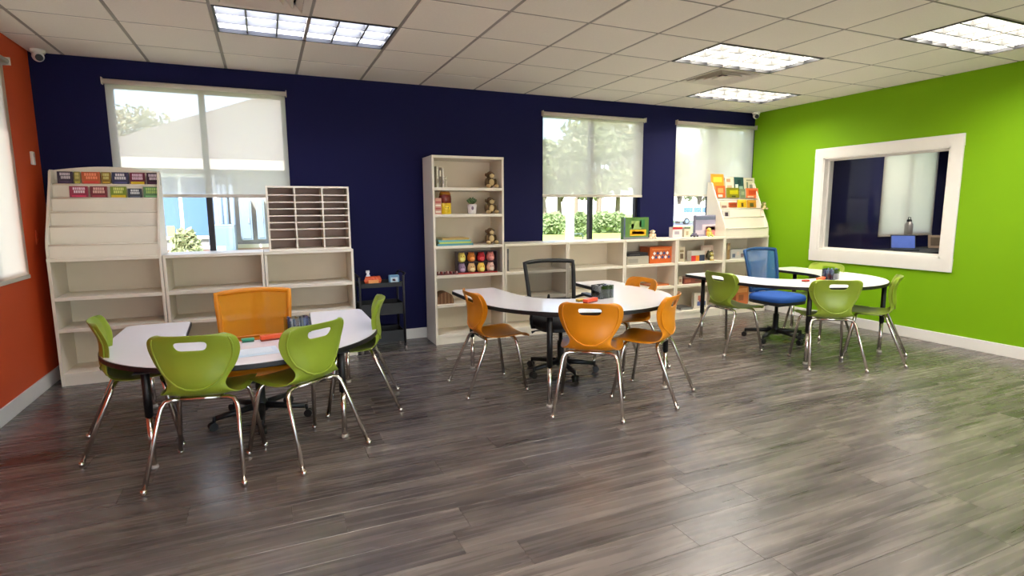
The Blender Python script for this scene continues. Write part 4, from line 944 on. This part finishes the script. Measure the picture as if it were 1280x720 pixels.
for k, (u, y, th, hh, R, mi) in enumerate(TR):
    p = P(u, 250, y); tree('tall leafy tree on the lawn edge, '+ORD[k], p.x, y, th*.72, hh, R, 30+k, M_leafs[mi], 2400, .20)
def hedge(label, x0, x1, y, h, d, n, seed, m, z=GZ, sz=.09):
    t = thing('hedge', label, 'hedge', ((x0+x1)/2, y, z), 0, 'hedges outside'); r = random.Random(seed); w = (x1-x0)/2
    k = max(2, int(2*w/(h*.7))); R0 = min(h*.52, w*.9); bl = [((-w+R0+(2*w-2*R0)*i/(k-1), 0, h*.5+r.uniform(-.04, .04)*h), R0, .5*h/R0) for i in range(k)]
    for i in range(k): MB().tube([(bl[i][0][0], 0, 0), (bl[i][0][0], 0, h*.6)], .03, 6).build('stem', M_bark, t)
    leaves('foliage', bl, n, sz, m, t, seed)
a, b = P(208, 300, 10.45), P(254, 300, 10.45); hedge('clipped green hedge outside the left window', a.x, b.x, 10.45, P(230, 286, 10.45).z-GZ, .6, 2600, 5, M_leafs[0], GZ, .06)
for k, (u0, u1, y) in enumerate(((675, 706, 31), (718, 733, 27.5), (742, 782, 31))):
    a, b = P(u0, 270, y), P(u1, 270, y); hedge(('leftmost', 'small middle', 'long right')[k]+' hedge across the lawn in the middle window', a.x, b.x, y, 1.35, 1, 1800, 60+k, M_leafs[2], GZ, .2)
# porch column, bike rack, van
xx = P(712.5, 260, 9.4).x; t = thing('white_post', 'white square post outside the middle window', 'post', (xx, 9.4, GZ)); bx(-.06, .06, -.06, .06, .2, 1.78).build('shaft', M_white, t); bx(-.075, .075, -.075, .075, 1.78, 1.83).build('cap', M_white, t); bx(-.11, .11, -.11, .11, 0, .2).build('plinth', M_white, t, bevel=.01)
p = at(722.5, 297, z=GZ+.55); t = thing('bike_rack', 'small dark bike rack on the walk outside the middle window', 'bike rack', (P(722.5, 297, 15).x, 15, GZ))
M_rack = mat('rack steel', (70, 84, 84), .4, metal=.5)
MB().tube([(-.17, 0, 0), (-.17, 0, .72), (-.14, 0, .80), (.14, 0, .80), (.17, 0, .72), (.17, 0, 0)], .02, 8).build('hoop', M_rack, t); MB().tube([(-.17, 0, .42), (.17, 0, .42)], .014, 8).build('crossbar', M_rack, t)
def van(label, x, y, rgb):
    t = thing('parked_van', label, 'van', (x, y, GZ)); m = mat('car paint %d %d %d' % rgb, rgb, .25, coat=.5)
    MB().prism([(-2.4, .35), (2.4, .35), (2.45, .9), (1.9, 1.05), (1.25, 1.85), (-2.2, 1.9), (-2.4, 1.5)], -.9, .9, 'y').build('body', m, t, bevel=.06)
    for a, b in ((-1.9, -.8), (-.7, .25), (.35, 1.15)): bx(a, b, -.92, -.9, 1.15, 1.65).build('side_window', M_bglass, t)
    for a in (-1.5, 1.5):
        w_ = MB().tube([(a, -.93, .34), (a, -.72, .34)], .34, 18).build('wheel', M_black, t); MB().tube([(a, -.945, .34), (a, -.93, .34)], .19, 14).build('hubcap', M_util, w_)
p = P(866, 262, 43); van('white parked van seen through the right window', p.x, 43, (236, 238, 240))
